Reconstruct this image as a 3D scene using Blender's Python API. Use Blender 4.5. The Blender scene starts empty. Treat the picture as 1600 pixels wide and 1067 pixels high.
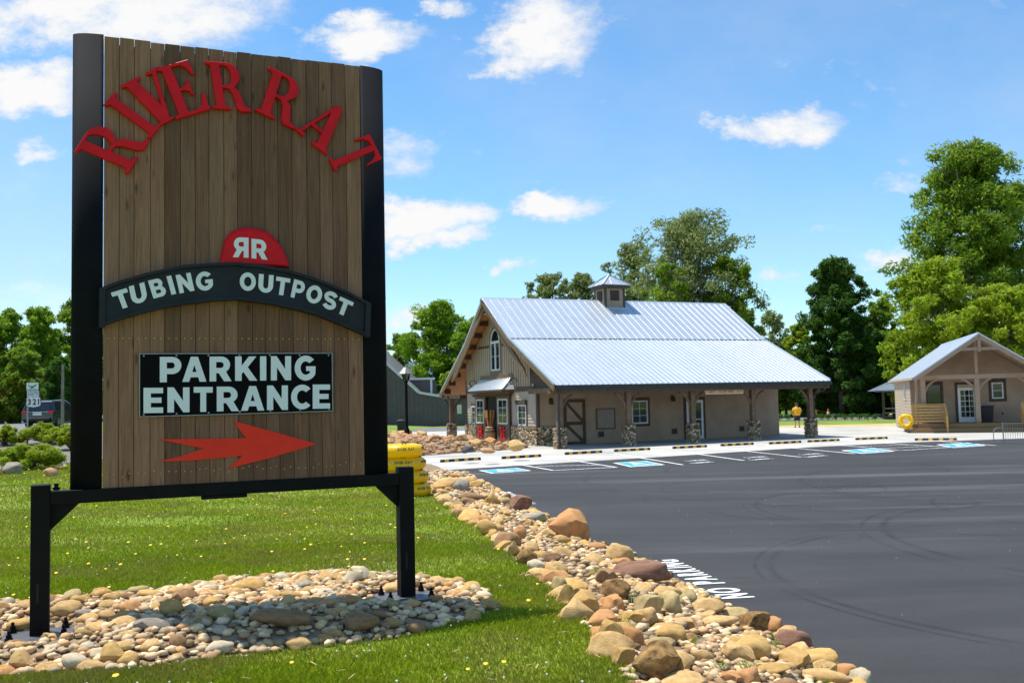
import bpy, math, random
import numpy as np
from mathutils import Matrix, Vector
random.seed(7); RNG = np.random.default_rng(7)
sc = bpy.context.scene
COL = sc.collection
R = math.radians
# ------------------------------------------------------------------ camera
FPX = 1481.0; PITCH = R(3.5407); ROLL = R(-1.2877)
_cp, _sp, _cr, _sr = math.cos(PITCH), math.sin(PITCH), math.cos(ROLL), math.sin(ROLL)
CAMM = np.array([[_cr, -_sr, 0], [_sr, _cr, 0], [0, 0, 1]]) @ np.array([[1, 0, 0], [0, _sp, -_cp], [0, _cp, _sp]])
cam_d = bpy.data.cameras.new('camera'); cam = bpy.data.objects.new('camera', cam_d); COL.objects.link(cam)
cam_d.sensor_width = 36.0; cam_d.lens = 36.0 * FPX / 1600.0; cam_d.clip_end = 20000; cam_d.clip_start = 0.05
cam_d.dof.use_dof = True; cam_d.dof.focus_distance = 10.5; cam_d.dof.aperture_fstop = 4.0
cam.matrix_world = Matrix([[CAMM[0][i], -CAMM[1][i], -CAMM[2][i], 0] for i in range(3)] + [[0, 0, 0, 1]])
sc.camera = cam
sc.view_settings.view_transform = 'Standard'; sc.view_settings.look = 'None'
sc.view_settings.exposure = 0.55; sc.view_settings.gamma = 1.0
try: sc.view_settings.use_curve_mapping = False
except Exception: pass
# ------------------------------------------------------------------ sun and sky
SUN_EL = R(71); SUN_FROM = Vector((-0.926 * math.cos(SUN_EL), 0.377 * math.cos(SUN_EL), math.sin(SUN_EL)))
sun_d = bpy.data.lights.new('sun', 'SUN'); sun_d.energy = 4.4; sun_d.angle = R(0.53); sun_d.color = (1.0, 0.955, 0.88)
sun = bpy.data.objects.new('sun', sun_d); COL.objects.link(sun)
sun.rotation_euler = SUN_FROM.to_track_quat('Z', 'Y').to_euler(); sun.location = (-30, 0, 60)

def ray(px, py):
    return CAMM.T @ np.array([(px - 800) / FPX, (py - 533.5) / FPX, 1.0])

W = bpy.data.worlds.new('World'); sc.world = W; W.use_nodes = True
nt = W.node_tree; N = nt.nodes; LK = nt.links; N.clear()
def nn(tree, typ, **kw):
    n = tree.nodes.new(typ)
    for k, v in kw.items(): setattr(n, k, v)
    return n
def mth(tree, op, a, b=None, c=None, clamp=False):
    n = tree.nodes.new('ShaderNodeMath'); n.operation = op; n.use_clamp = clamp
    for i, x in enumerate((a, b, c)):
        if x is None: continue
        if isinstance(x, (int, float)): n.inputs[i].default_value = x
        else: tree.links.new(x, n.inputs[i])
    return n.outputs[0]
sky = nn(nt, 'ShaderNodeTexSky', sky_type='NISHITA', sun_disc=False, sun_elevation=SUN_EL, sun_rotation=R(-68),
         altitude=300, air_density=1.0, dust_density=0.35, ozone_density=2.2)
hs = nn(nt, 'ShaderNodeHueSaturation'); hs.inputs['Saturation'].default_value = 1.2; hs.inputs['Value'].default_value = 1.0
LK.new(sky.outputs[0], hs.inputs['Color'])
tc = nn(nt, 'ShaderNodeTexCoord'); sep = nn(nt, 'ShaderNodeSeparateXYZ'); LK.new(tc.outputs['Generated'], sep.inputs[0])
ay = mth(nt, 'MAXIMUM', mth(nt, 'ABSOLUTE', sep.outputs[1]), 0.02)
A0 = mth(nt, 'DIVIDE', sep.outputs[0], ay); E0 = mth(nt, 'DIVIDE', sep.outputs[2], ay)
cmb = nn(nt, 'ShaderNodeCombineXYZ'); LK.new(A0, cmb.inputs[0]); LK.new(mth(nt, 'MULTIPLY', E0, 1.6), cmb.inputs[1])
def noise(tree, vec, scale, detail=6, rough=.55, dist=0.0):
    n = tree.nodes.new('ShaderNodeTexNoise'); n.inputs['Scale'].default_value = scale
    n.inputs['Detail'].default_value = detail; n.inputs['Roughness'].default_value = rough; n.inputs['Distortion'].default_value = dist
    if vec is not None: tree.links.new(vec, n.inputs['Vector'])
    return n
nA = noise(nt, cmb.outputs[0], 8.5, 9, .66); nB = noise(nt, cmb.outputs[0], 22.0, 7, .68)
sA = nn(nt, 'ShaderNodeSeparateColor'); LK.new(nA.outputs['Color'], sA.inputs[0])
A1 = mth(nt, 'ADD', A0, mth(nt, 'MULTIPLY', mth(nt, 'SUBTRACT', sA.outputs[0], .5), .16))
E1 = mth(nt, 'ADD', E0, mth(nt, 'MULTIPLY', mth(nt, 'SUBTRACT', sA.outputs[1], .5), .09))
CLOUDS = [(835, 50, 120, 70, 1.0), (795, 108, 60, 26, .8), (560, 58, 120, 38, .95), (685, 8, 40, 22, .8), (180, 20, 290, 85, 1.0),
  (300, 60, 120, 45, .5), (40, 140, 120, 45, 1.0), (75, 222, 50, 20, .6), (680, 335, 110, 44, 1.05), (690, 378, 90, 22, .95), (862, 317, 92, 28, 1.0),
  (1215, 190, 110, 34, .95), (800, 412, 36, 16, .7), (640, 505, 70, 32, .9), (630, 235, 60, 55, .55), (1238, 435, 50, 16, .5),
  (1395, 418, 60, 30, .75), (1420, 288, 60, 18, .4), (1250, 377, 130, 11, .3), (60, 470, 90, 30, .6)]
dens = None
for (cx, cy, w, h, s) in CLOUDS:
    d = ray(cx, cy); a0, e0 = d[0] / d[1], d[2] / d[1]
    da = mth(nt, 'MULTIPLY', mth(nt, 'SUBTRACT', A1, float(a0)), FPX / (w * 1.14))
    de = mth(nt, 'MULTIPLY', mth(nt, 'SUBTRACT', E1, float(e0)), FPX / (h * 1.14))
    q = mth(nt, 'MULTIPLY_ADD', da, da, mth(nt, 'MULTIPLY', de, de))
    g = mth(nt, 'MULTIPLY', mth(nt, 'MAXIMUM', mth(nt, 'SUBTRACT', 1.0, q), 0.0), s)
    dens = g if dens is None else mth(nt, 'MAXIMUM', dens, g)
base = mth(nt, 'MULTIPLY', mth(nt, 'SUBTRACT', nA.outputs['Fac'], .5), 1.5)
base = mth(nt, 'ADD', base, mth(nt, 'MULTIPLY', mth(nt, 'SUBTRACT', nB.outputs['Fac'], .5), 1.15))
mr = nn(nt, 'ShaderNodeMapRange', interpolation_type='SMOOTHSTEP'); mr.inputs['From Min'].default_value = .02; mr.inputs['From Max'].default_value = .95
LK.new(mth(nt, 'ADD', dens, base), mr.inputs['Value'])
# thin veil everywhere
nV = noise(nt, cmb.outputs[0], 1.6, 7, .6)
veil = nn(nt, 'ShaderNodeMapRange', interpolation_type='SMOOTHSTEP'); veil.inputs['From Min'].default_value = .36; veil.inputs['From Max'].default_value = .74; veil.inputs['To Max'].default_value = .38
LK.new(nV.outputs['Fac'], veil.inputs['Value'])
hzn = mth(nt, 'MULTIPLY', mth(nt, 'POWER', mth(nt, 'SUBTRACT', 1.0, mth(nt, 'DIVIDE', E0, .45, clamp=True), clamp=True), 2.0), .30)
alpha = mth(nt, 'MAXIMUM', mr.outputs[0], mth(nt, 'ADD', veil.outputs[0], hzn), clamp=True)
ccol = nn(nt, 'ShaderNodeMix', data_type='RGBA'); ccol.inputs[6].default_value = (.66, .74, .86, 1); ccol.inputs[7].default_value = (1.0, 1.0, 1.0, 1)
LK.new(mr.outputs[0], ccol.inputs[0])
cstr = nn(nt, 'ShaderNodeMix', data_type='RGBA', blend_type='MULTIPLY'); cstr.inputs[0].default_value = 1.0
SKY_STR = 0.12
cstr.inputs[7].default_value = (.66 / SKY_STR,) * 3 + (1,)
LK.new(ccol.outputs[2], cstr.inputs[6])
skm = nn(nt, 'ShaderNodeMix', data_type='RGBA'); LK.new(alpha, skm.inputs[0]); tint = nn(nt, 'ShaderNodeMix', data_type='RGBA', blend_type='MULTIPLY'); tint.inputs[0].default_value = 1.0; tint.inputs[7].default_value = (.94, 1.15, 1.15, 1); LK.new(hs.outputs[0], tint.inputs[6]); LK.new(tint.outputs[2], skm.inputs[6]); LK.new(cstr.outputs[2], skm.inputs[7])
bg = nn(nt, 'ShaderNodeBackground'); bg.inputs['Strength'].default_value = SKY_STR
wo = nn(nt, 'ShaderNodeOutputWorld'); LK.new(skm.outputs[2], bg.inputs[0]); LK.new(bg.outputs[0], wo.inputs[0])

# ------------------------------------------------------------------ helpers
def tag(o, label=None, cat=None, group=None, kind=None):
    if label: o['label'] = label
    if cat: o['category'] = cat
    if group: o['group'] = group
    if kind: o['kind'] = kind
    return o
def empty(name, loc=(0, 0, 0), rz=0.0, label=None, cat=None, group=None):
    o = bpy.data.objects.new(name, None); COL.objects.link(o); o.location = loc; o.rotation_euler = (0, 0, rz)
    o.empty_display_size = .2
    return tag(o, label, cat, group)
def link(name, me, mat=None, parent=None):
    o = bpy.data.objects.new(name, me); COL.objects.link(o)
    if parent: o.parent = parent
    if mat is not None and not me.materials: me.materials.append(mat)
    return o
def copy_tree(o, parent=None):
    c = o.copy(); COL.objects.link(c)
    if parent: c.parent = parent
    for ch in list(o.children): copy_tree(ch, c)
    return c
def npmesh(name, V, F, smooth=False):
    """V (n,3), F (m,k) uniform polygons"""
    me = bpy.data.meshes.new(name); V = np.asarray(V, np.float32); F = np.asarray(F, np.int32)
    me.vertices.add(len(V)); me.vertices.foreach_set('co', V.ravel())
    m, k = F.shape
    me.loops.add(m * k); me.loops.foreach_set('vertex_index', F.ravel())
    me.polygons.add(m); me.polygons.foreach_set('loop_start', np.arange(0, m * k, k, dtype=np.int32))
    try: me.polygons.foreach_set('loop_total', np.full(m, k, np.int32))
    except Exception: pass
    me.polygons.foreach_set('use_smooth', np.full(m, smooth))
    me.update(calc_edges=True); me.validate()
    return me
class MB:
    def __init__(s): s.v = []; s.f = []
    def add(s, V, F):
        b = len(s.v); s.v += [tuple(map(float, p)) for p in V]; s.f += [tuple(b + i for i in f) for f in F]; return s
    def box(s, x0, x1, y0, y1, z0, z1, M=None):
        V = [(x, y, z) for z in (z0, z1) for y in (y0, y1) for x in (x0, x1)]
        if M: V = [M(*p) for p in V]
        return s.add(V, [(0, 2, 3, 1), (4, 5, 7, 6), (0, 1, 5, 4), (2, 6, 7, 3), (0, 4, 6, 2), (1, 3, 7, 5)])
    def beam(s, p, q, w, h, up=(0, 0, 1)):
        p, q = Vector(p), Vector(q); d = (q - p).normalized(); u = Vector(up)
        if abs(d.dot(u)) > .98: u = Vector((1, 0, 0))
        sd = d.cross(u).normalized(); u = sd.cross(d).normalized()
        V = [c + sd * (a * w / 2) + u * (b * h / 2) for c in (p, q) for a, b in ((-1, -1), (1, -1), (1, 1), (-1, 1))]
        return s.add(V, [(0, 3, 2, 1), (4, 5, 6, 7), (0, 1, 5, 4), (1, 2, 6, 5), (2, 3, 7, 6), (3, 0, 4, 7)])
    def tube(s, P, rad, n=8, cap=True):
        P = [Vector(p) for p in P]; k = len(P)
        if isinstance(rad, (int, float)): rad = [rad] * k
        V = []; u = None
        for i in range(k):
            d = (P[min(i + 1, k - 1)] - P[max(i - 1, 0)]).normalized()
            if u is None:
                u = d.cross(Vector((0, 0, 1)))
                if u.length < .05: u = d.cross(Vector((1, 0, 0)))
            u = (u - d * u.dot(d)).normalized(); w = d.cross(u)
            for j in range(n):
                a = 2 * math.pi * j / n; V.append(P[i] + (u * math.cos(a) + w * math.sin(a)) * rad[i])
        F = [(i * n + j, i * n + (j + 1) % n, (i + 1) * n + (j + 1) % n, (i + 1) * n + j) for i in range(k - 1) for j in range(n)]
        if cap: F += [tuple(range(n - 1, -1, -1)), tuple((k - 1) * n + j for j in range(n))]
        return s.add(V, F)
    def lathe(s, prof, n=16, c=(0, 0, 0)):
        V = [(c[0] + r * math.cos(2 * math.pi * j / n), c[1] + r * math.sin(2 * math.pi * j / n), c[2] + z) for r, z in prof for j in range(n)]
        k = len(prof)
        F = [(i * n + j, i * n + (j + 1) % n, (i + 1) * n + (j + 1) % n, (i + 1) * n + j) for i in range(k - 1) for j in range(n)]
        F += [tuple(range(n - 1, -1, -1)), tuple((k - 1) * n + j for j in range(n))]
        return s.add(V, F)
    def prism(s, poly, f, c0, c1):
        n = len(poly); V = [f(a, b, c0) for a, b in poly] + [f(a, b, c1) for a, b in poly]
        F = [tuple(range(n)), tuple(range(2 * n - 1, n - 1, -1))] + [(i, n + i, n + (i + 1) % n, (i + 1) % n) for i in range(n)]
        return s.add(V, F)
    def build(s, name, mat, parent=None, smooth=False, label=None, kind=None, bevel=0, fix=True):
        me = bpy.data.meshes.new(name); me.from_pydata(s.v, [], s.f); me.update()
        if fix:
            import bmesh
            bm = bmesh.new(); bm.from_mesh(me); bmesh.ops.recalc_face_normals(bm, faces=bm.faces); bm.to_mesh(me); bm.free()
        if smooth: me.polygons.foreach_set('use_smooth', [True] * len(me.polygons))
        o = link(name, me, mat, parent)
        if bevel:
            b = o.modifiers.new('bevel', 'BEVEL'); b.width = bevel; b.segments = 2; b.limit_method = 'ANGLE'
        return tag(o, label, None, None, kind)
# ------------------------------------------------------------------ materials
def pmat(name, col, rough=.7, metal=0.0, var=.15, vscale=3.0, col2=None, isl=0.0, objr=0.0, bump=0.0, bscale=40.0, stretch=None,
         spec=.5, speck=0.0, coat=0.0, detail=6, trans=0.0):
    m = bpy.data.materials.new(name); m.use_nodes = True; t = m.node_tree; b = t.nodes['Principled BSDF']
    b.inputs['Roughness'].default_value = rough; b.inputs['Metallic'].default_value = metal
    b.inputs['Specular IOR Level'].default_value = spec; b.inputs['Coat Weight'].default_value = coat
    tc = t.nodes.new('ShaderNodeTexCoord'); vec = tc.outputs['Object']
    if stretch:
        mp = t.nodes.new('ShaderNodeMapping'); mp.inputs['Scale'].default_value = stretch; t.links.new(vec, mp.inputs[0]); vec = mp.outputs[0]
    if objr:
        oi = t.nodes.new('ShaderNodeObjectInfo'); va = t.nodes.new('ShaderNodeVectorMath'); va.operation = 'MULTIPLY_ADD'
        va.inputs[1].default_value = (37, 53, 71); t.links.new(oi.outputs['Random'], va.inputs[0]); t.links.new(vec, va.inputs[2]); vec = va.outputs[0]
    c2 = col2 if col2 else tuple(min(1, c * (1 + var)) for c in col); c1 = col if col2 else tuple(c * (1 - var) for c in col)
    nz = noise(t, vec, vscale, detail, .6)
    rp = t.nodes.new('ShaderNodeMapRange'); rp.inputs['From Min'].default_value = .3; rp.inputs['From Max'].default_value = .7; fac = nz.outputs['Fac']
    if isl: gi = t.nodes.new('ShaderNodeNewGeometry'); fac = mth(t, 'ADD', mth(t, 'MULTIPLY', fac, .55), mth(t, 'MULTIPLY', mth(t, 'FRACT', mth(t, 'MULTIPLY', gi.outputs['Random Per Island'], 17.31)), .45))
    t.links.new(fac, rp.inputs['Value'])
    mx = t.nodes.new('ShaderNodeMix'); mx.data_type = 'RGBA'; mx.inputs[6].default_value = (*c1, 1); mx.inputs[7].default_value = (*c2, 1)
    t.links.new(rp.outputs[0], mx.inputs[0]); cur = mx.outputs[2]
    if isl or objr or speck:
        val = None
        if isl:
            g = t.nodes.new('ShaderNodeNewGeometry'); val = mth(t, 'MULTIPLY_ADD', g.outputs['Random Per Island'], 2 * isl, 1 - isl)
        if objr:
            o2 = mth(t, 'MULTIPLY_ADD', oi.outputs['Random'], 2 * objr, 1 - objr); val = o2 if val is None else mth(t, 'MULTIPLY', val, o2)
        if speck:
            n2 = noise(t, vec, vscale * 22, 3, .7); s2 = mth(t, 'MULTIPLY_ADD', n2.outputs['Fac'], 2 * speck, 1 - speck); val = s2 if val is None else mth(t, 'MULTIPLY', val, s2)
        vm = t.nodes.new('ShaderNodeVectorMath'); vm.operation = 'SCALE'; t.links.new(cur, vm.inputs[0]); t.links.new(val, vm.inputs['Scale']); cur = vm.outputs[0]
    t.links.new(cur, b.inputs['Base Color'])
    if bump:
        n3 = noise(t, vec, bscale, 4, .6); bp = t.nodes.new('ShaderNodeBump'); bp.inputs['Strength'].default_value = bump; bp.inputs['Distance'].default_value = .02
        t.links.new(n3.outputs['Fac'], bp.inputs['Height']); t.links.new(bp.outputs[0], b.inputs['Normal'])
    if trans:
        tr = t.nodes.new('ShaderNodeBsdfTranslucent'); ms = t.nodes.new('ShaderNodeMixShader'); ms.inputs[0].default_value = trans
        t.links.new(cur, tr.inputs[0]); t.links.new(b.outputs[0], ms.inputs[1]); t.links.new(tr.outputs[0], ms.inputs[2])
        t.links.new(ms.outputs[0], t.nodes['Material Output'].inputs[0])
    m['n'] = 1
    return m
MT = {}
def MA(k, *a, **kw): MT[k] = pmat(k, *a, **kw)
MA('black_steel', (.006, .0055, .0055), .6, 0, .4, 6, bump=.05, bscale=60, spec=.14)
MA('black_panel', (.0055, .0065, .0095), .8, 0, .35, 2.5, bump=.04, bscale=90, spec=.12)
MA('black_board', (.004, .0035, .0035), .6, 0, .3, 4, spec=.08)
MA('banner_black', (.014, .0145, .018), .45, 0, .4, 7, bump=.12, bscale=25, spec=.25)
MA('red_letter', (.72, .006, .010), .42, 0, .15, 8, bump=.06, bscale=30, spec=.2)
MA('red_arrow', (.93, .045, .022), .55, 0, .08, 3, spec=.15)
MA('white_letter', (.80, .80, .79), .6, 0, .04, 4)
MA('white_paint', (.78, .78, .76), .6, 0, .12, 6, speck=.12)
MA('road_paint', (.74, .74, .72), .75, 0, .2, 2.5, speck=.25)
MA('blue_paint', (.03, .32, .62), .7, 0, .2, 2, speck=.2)
MA('plank', (.105, .062, .034), .8, 0, 0, 3.2, col2=(.24, .152, .088), objr=.26, bump=.35, bscale=22, stretch=(9, 9, .55), speck=.22)
MA('screw', (.55, .33, .08), .35, .6, .1)
MA('steel', (.32, .33, .34), .45, .7, .2, 20)
MA('plate_steel', (.10, .105, .11), .5, .3, .3, 12)
MA('timber', (.075, .045, .028), .75, 0, .3, 4, stretch=(1, 1, 1), bump=.15)
MA('timber_light', (.16, .10, .06), .75, 0, .3, 4, bump=.15)
MA('trim_brown', (.085, .055, .038), .7, 0, .2, 3)
MA('fascia', (.17, .105, .055), .65, 0, .2, 3)
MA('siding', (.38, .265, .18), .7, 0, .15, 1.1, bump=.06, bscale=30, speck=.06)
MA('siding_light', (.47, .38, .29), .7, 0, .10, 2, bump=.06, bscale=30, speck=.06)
MA('soffit_wood', (.50, .20, .035), .6, 0, .3, 3, stretch=(.6, 6, 6))
MA('cabin_roof', (.30, .36, .42), .5, 0, .05, 1.2, objr=.03)
MA('galvalume', (.55, .595, .64), .42, .55, .05, 1.2, objr=.03)
MA('dark_metal', (.03, .028, .027), .45, .2, .2)
MA('glass_dark', (.012, .014, .016), .05, 0, .4, 2, spec=.8)
MA('unlit_inside', (.022, .016, .012), .9, 0, .3)  # near black: the shade inside openings is put into the colour
MA('stone_clad', (.22, .155, .085), .85, 0, 0, 5, col2=(.50, .38, .24), isl=.6, bump=.2, bscale=25)
MA('mortar', (.085, .065, .045), .95, 0, .3, 6)
MA('concrete', (.44, .42, .375), .85, 0, .20, .35, bump=.08, bscale=12, speck=.12)
MA('concrete_joint', (.22, .21, .19), .95, 0, .3, 3)
MA('mulch', (.17, .145, .125), .95, 0, .3, 6, bump=.5, bscale=35, speck=.55)
MA('gravel_bed', (.23, .165, .10), .95, 0, .35, 8, bump=.5, bscale=20, speck=.4)
MA('road', (.16, .16, .165), .9, 0, .15, .4, bump=.1, speck=.12)
MA('yellow_vinyl', (.95, .66, .010), .35, 0, .07, 3, trans=.35)
MA('yellow_paint', (.72, .40, .03), .6, 0, .15, 8)
MA('rubber', (.016, .016, .017), .7, 0, .3, 6)
MA('print_dark', (.05, .04, .02), .6, 0, .1)
MA('lantern_grey', (.215, .205, .20), .4, .3, .15)
MA('grey_siding', (.105, .088, .083), .6, .2, .14, 1.5)
MA('white_trim', (.68, .70, .72), .5, 0, .06)
MA('deck_wood', (.34, .20, .08), .7, 0, .3, 4, isl=.18, stretch=(.7, 8, 8), bump=.1)
MA('rail_wood', (.55, .33, .10), .65, 0, .25, 4, objr=.15, stretch=(.8, 8, 8))
MA('bark', (.10, .075, .055), .95, 0, .35, 4, bump=.5, bscale=14)
MA('bark_pale', (.22, .19, .16), .95, 0, .35, 3, bump=.4, bscale=14)
MA('suv_paint', (.012, .014, .018), .18, .2, .2, coat=.8)
MA('tail_red', (.55, .01, .01), .2, 0, .1)
MA('chrome', (.6, .6, .6), .15, .9, .05)
MA('orange_cone', (.80, .13, .02), .5, 0, .1)
MA('skin', (.50, .28, .19), .6, 0, .08)
MA('shirt', (.80, .40, .01), .8, 0, .1, 5)
MA('shorts', (.02, .02, .024), .85, 0, .2)
MA('hair', (.06, .035, .02), .8, 0, .2)
MA('shoe', (.10, .08, .09), .7, 0, .2)
MA('red_sign', (.45, .03, .02), .6, 0, .1)
MA('cream', (.62, .55, .38), .6, 0, .1)
MA('paper', (.30, .25, .21), .8, 0, .15, 5)
MA('barrel', (.30, .17, .07), .6, 0, .3, 3, stretch=(6, 6, .6))
MA('roof_red', (.36, .05, .03), .7, 0, .2)
MA('slate_blue', (.16, .20, .25), .5, .3, .15)
MA('sign_white', (.76, .78, .76), .45, 0, .04)
MA('sign_green', (.02, .20, .13), .5, 0, .1)
MA('sign_black', (.01, .01, .01), .5, 0, .1)
MA('straw', (.52, .37, .14), .95, 0, .3, 2, speck=.35, bump=.3)
MA('field_grass', (.15, .22, .03), .95, 0, .35, .35, bump=.3, bscale=6, speck=.35)
MA('hill_haze_forest', (.05, .10, .13), .95, 0, .35, .02)  # bluish because distance haze is put into the forest colour
MA('dandelion', (.90, .62, .015), .6, 0, .08)
MA('clover', (.72, .70, .62), .8, 0, .1)
for k, c1, c2 in (('rock_tan', (.45, .265, .09), (.70, .47, .215)), ('rock_ochre', (.46, .26, .075), (.64, .42, .16)), ('rock_orange', (.48, .215, .075), (.62, .34, .15)),
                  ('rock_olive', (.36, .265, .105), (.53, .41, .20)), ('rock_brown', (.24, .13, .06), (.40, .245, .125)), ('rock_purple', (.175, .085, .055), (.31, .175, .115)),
                  ('rock_grey', (.23, .19, .145), (.40, .345, .27)), ('rock_pale', (.50, .40, .24), (.68, .57, .40)), ('rock_rust', (.06, .032, .018), (.48, .28, .10)),
                  ('rock_red', (.34, .175, .09), (.54, .34, .19)), ('rock_charcoal', (.07, .065, .065), (.16, .145, .14))):
    MA(k, c1, .93, 0, 0, 2.6, col2=c2, objr=.13, bump=.55, bscale=16, speck=.30, spec=.2, detail=9)
MA('pebbles', (.41, .235, .10), .88, 0, 0, 9, col2=(.64, .49, .29), isl=.5, bump=.2, bscale=40, speck=.15)
def leafmat(k, col, col2, isl=.35, trans=.55): MA(k, col, .55, 0, 0, .45, col2=col2, isl=isl, trans=trans, spec=.3, detail=3)
leafmat('leaf_bright', (.155, .295, .010), (.30, .44, .024))
leafmat('leaf_mid', (.145, .25, .014), (.275, .38, .030))
leafmat('leaf_dark', (.044, .128, .014), (.094, .19, .020))
leafmat('leaf_grey', (.19, .24, .07), (.30, .35, .12))
leafmat('leaf_yellow', (.24, .355, .014), (.40, .49, .03))
leafmat('leaf_juniper', (.20, .29, .010), (.40, .48, .024))
leafmat('leaf_far', (.07, .14, .02), (.13, .21, .035))
leafmat('grass', (.225, .31, .006), (.40, .44, .014), isl=.38, trans=.25)
def dry_patches(m):
    t = m.node_tree; b = t.nodes['Principled BSDF']; tr = [n for n in t.nodes if n.type == 'BSDF_TRANSLUCENT'][0]; src = b.inputs['Base Color'].links[0].from_socket
    tc = t.nodes.new('ShaderNodeTexCoord'); n3 = noise(t, tc.outputs['Object'], .75, 5, .65); r = t.nodes.new('ShaderNodeMapRange'); r.inputs['From Min'].default_value = .43; r.inputs['From Max'].default_value = .62
    t.links.new(n3.outputs['Fac'], r.inputs['Value']); g = t.nodes.new('ShaderNodeNewGeometry'); k = mth(t, 'MULTIPLY', r.outputs[0], mth(t, 'GREATER_THAN', g.outputs['Random Per Island'], .28)); k = mth(t, 'MULTIPLY', k, .72)
    c = t.nodes.new('ShaderNodeMix'); c.data_type = 'RGBA'; c.inputs[7].default_value = (.36, .27, .085, 1); t.links.new(src, c.inputs[6]); t.links.new(k, c.inputs[0]); t.links.new(c.outputs[2], b.inputs['Base Color']); t.links.new(c.outputs[2], tr.inputs[0])
dry_patches(MT['grass'])

def plank_mat():
    m = bpy.data.materials.new('plank'); m.use_nodes = True; t = m.node_tree; b = t.nodes['Principled BSDF']; b.inputs['Roughness'].default_value = .85; b.inputs['Specular IOR Level'].default_value = .2
    tc = t.nodes.new('ShaderNodeTexCoord'); oi = t.nodes.new('ShaderNodeObjectInfo'); va = t.nodes.new('ShaderNodeVectorMath'); va.operation = 'MULTIPLY_ADD'; va.inputs[1].default_value = (13, 17, 29)
    t.links.new(oi.outputs['Random'], va.inputs[0]); t.links.new(tc.outputs['Object'], va.inputs[2])
    def mp(s): q = t.nodes.new('ShaderNodeMapping'); q.inputs['Scale'].default_value = s; t.links.new(va.outputs[0], q.inputs[0]); return q.outputs[0]
    g1 = noise(t, mp((26, 26, 1.1)), 2.0, 6, .65, .8); g2 = noise(t, mp((3, 3, .9)), 1.3, 4, .6); g3 = noise(t, mp((60, 60, 2.2)), 2.4, 4, .7)
    vo = t.nodes.new('ShaderNodeTexVoronoi'); vo.inputs['Scale'].default_value = 1.0; t.links.new(mp((9, 9, 2.6)), vo.inputs['Vector'])
    knot = mth(t, 'SUBTRACT', 1.0, mth(t, 'DIVIDE', vo.outputs['Distance'], .17), clamp=True)
    r = t.nodes.new('ShaderNodeMapRange'); r.inputs['From Min'].default_value = .32; r.inputs['From Max'].default_value = .68; t.links.new(g1.outputs['Fac'], r.inputs['Value'])
    a = t.nodes.new('ShaderNodeMix'); a.data_type = 'RGBA'; a.inputs[6].default_value = (.125, .042, .019, 1); a.inputs[7].default_value = (.38, .165, .076, 1); t.links.new(r.outputs[0], a.inputs[0])
    w = t.nodes.new('ShaderNodeMix'); w.data_type = 'RGBA'; w.inputs[7].default_value = (.35, .215, .145, 1); t.links.new(a.outputs[2], w.inputs[6]); t.links.new(mth(t, 'MULTIPLY', g2.outputs['Fac'], .75), w.inputs[0])
    v = mth(t, 'MULTIPLY', mth(t, 'MULTIPLY_ADD', oi.outputs['Random'], .62, .56), mth(t, 'MULTIPLY_ADD', g3.outputs['Fac'], .7, .65)); v = mth(t, 'MULTIPLY', v, mth(t, 'SUBTRACT', 1.0, mth(t, 'MULTIPLY', knot, .75)))
    s = t.nodes.new('ShaderNodeVectorMath'); s.operation = 'SCALE'; t.links.new(w.outputs[2], s.inputs[0]); t.links.new(v, s.inputs['Scale']); t.links.new(s.outputs[0], b.inputs['Base Color'])
    bp = t.nodes.new('ShaderNodeBump'); bp.inputs['Strength'].default_value = .45; bp.inputs['Distance'].default_value = .006; t.links.new(g1.outputs['Fac'], bp.inputs['Height']); t.links.new(bp.outputs[0], b.inputs['Normal'])
    return m
MT['plank'] = plank_mat()
# grass and asphalt sheets have their own mixes
def lawn_mat():
    m = bpy.data.materials.new('lawn'); m.use_nodes = True; t = m.node_tree; b = t.nodes['Principled BSDF']; b.inputs['Roughness'].default_value = .95
    tc = t.nodes.new('ShaderNodeTexCoord'); v = tc.outputs['Object']
    n1 = noise(t, v, .9, 5, .6); n2 = noise(t, v, 22, 4, .7); n3 = noise(t, v, .35, 4, .6)
    a = t.nodes.new('ShaderNodeMix'); a.data_type = 'RGBA'; a.inputs[6].default_value = (.125, .20, .006, 1); a.inputs[7].default_value = (.22, .28, .012, 1); t.links.new(n1.outputs['Fac'], a.inputs[0])
    r = t.nodes.new('ShaderNodeMapRange'); r.inputs['From Min'].default_value = .56; r.inputs['From Max'].default_value = .72; t.links.new(n3.outputs['Fac'], r.inputs['Value'])
    c = t.nodes.new('ShaderNodeMix'); c.data_type = 'RGBA'; c.inputs[7].default_value = (.30, .225, .075, 1); t.links.new(a.outputs[2], c.inputs[6]); t.links.new(mth(t, 'MULTIPLY', r.outputs[0], .75), c.inputs[0])
    s = t.nodes.new('ShaderNodeVectorMath'); s.operation = 'SCALE'; t.links.new(c.outputs[2], s.inputs[0]); t.links.new(mth(t, 'MULTIPLY_ADD', n2.outputs['Fac'], .9, .55), s.inputs['Scale'])
    t.links.new(s.outputs[0], b.inputs['Base Color'])
    bp = t.nodes.new('ShaderNodeBump'); bp.inputs['Strength'].default_value = .7; bp.inputs['Distance'].default_value = .03; t.links.new(n2.outputs['Fac'], bp.inputs['Height']); t.links.new(bp.outputs[0], b.inputs['Normal'])
    return m
MT['lawn'] = lawn_mat()
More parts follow.
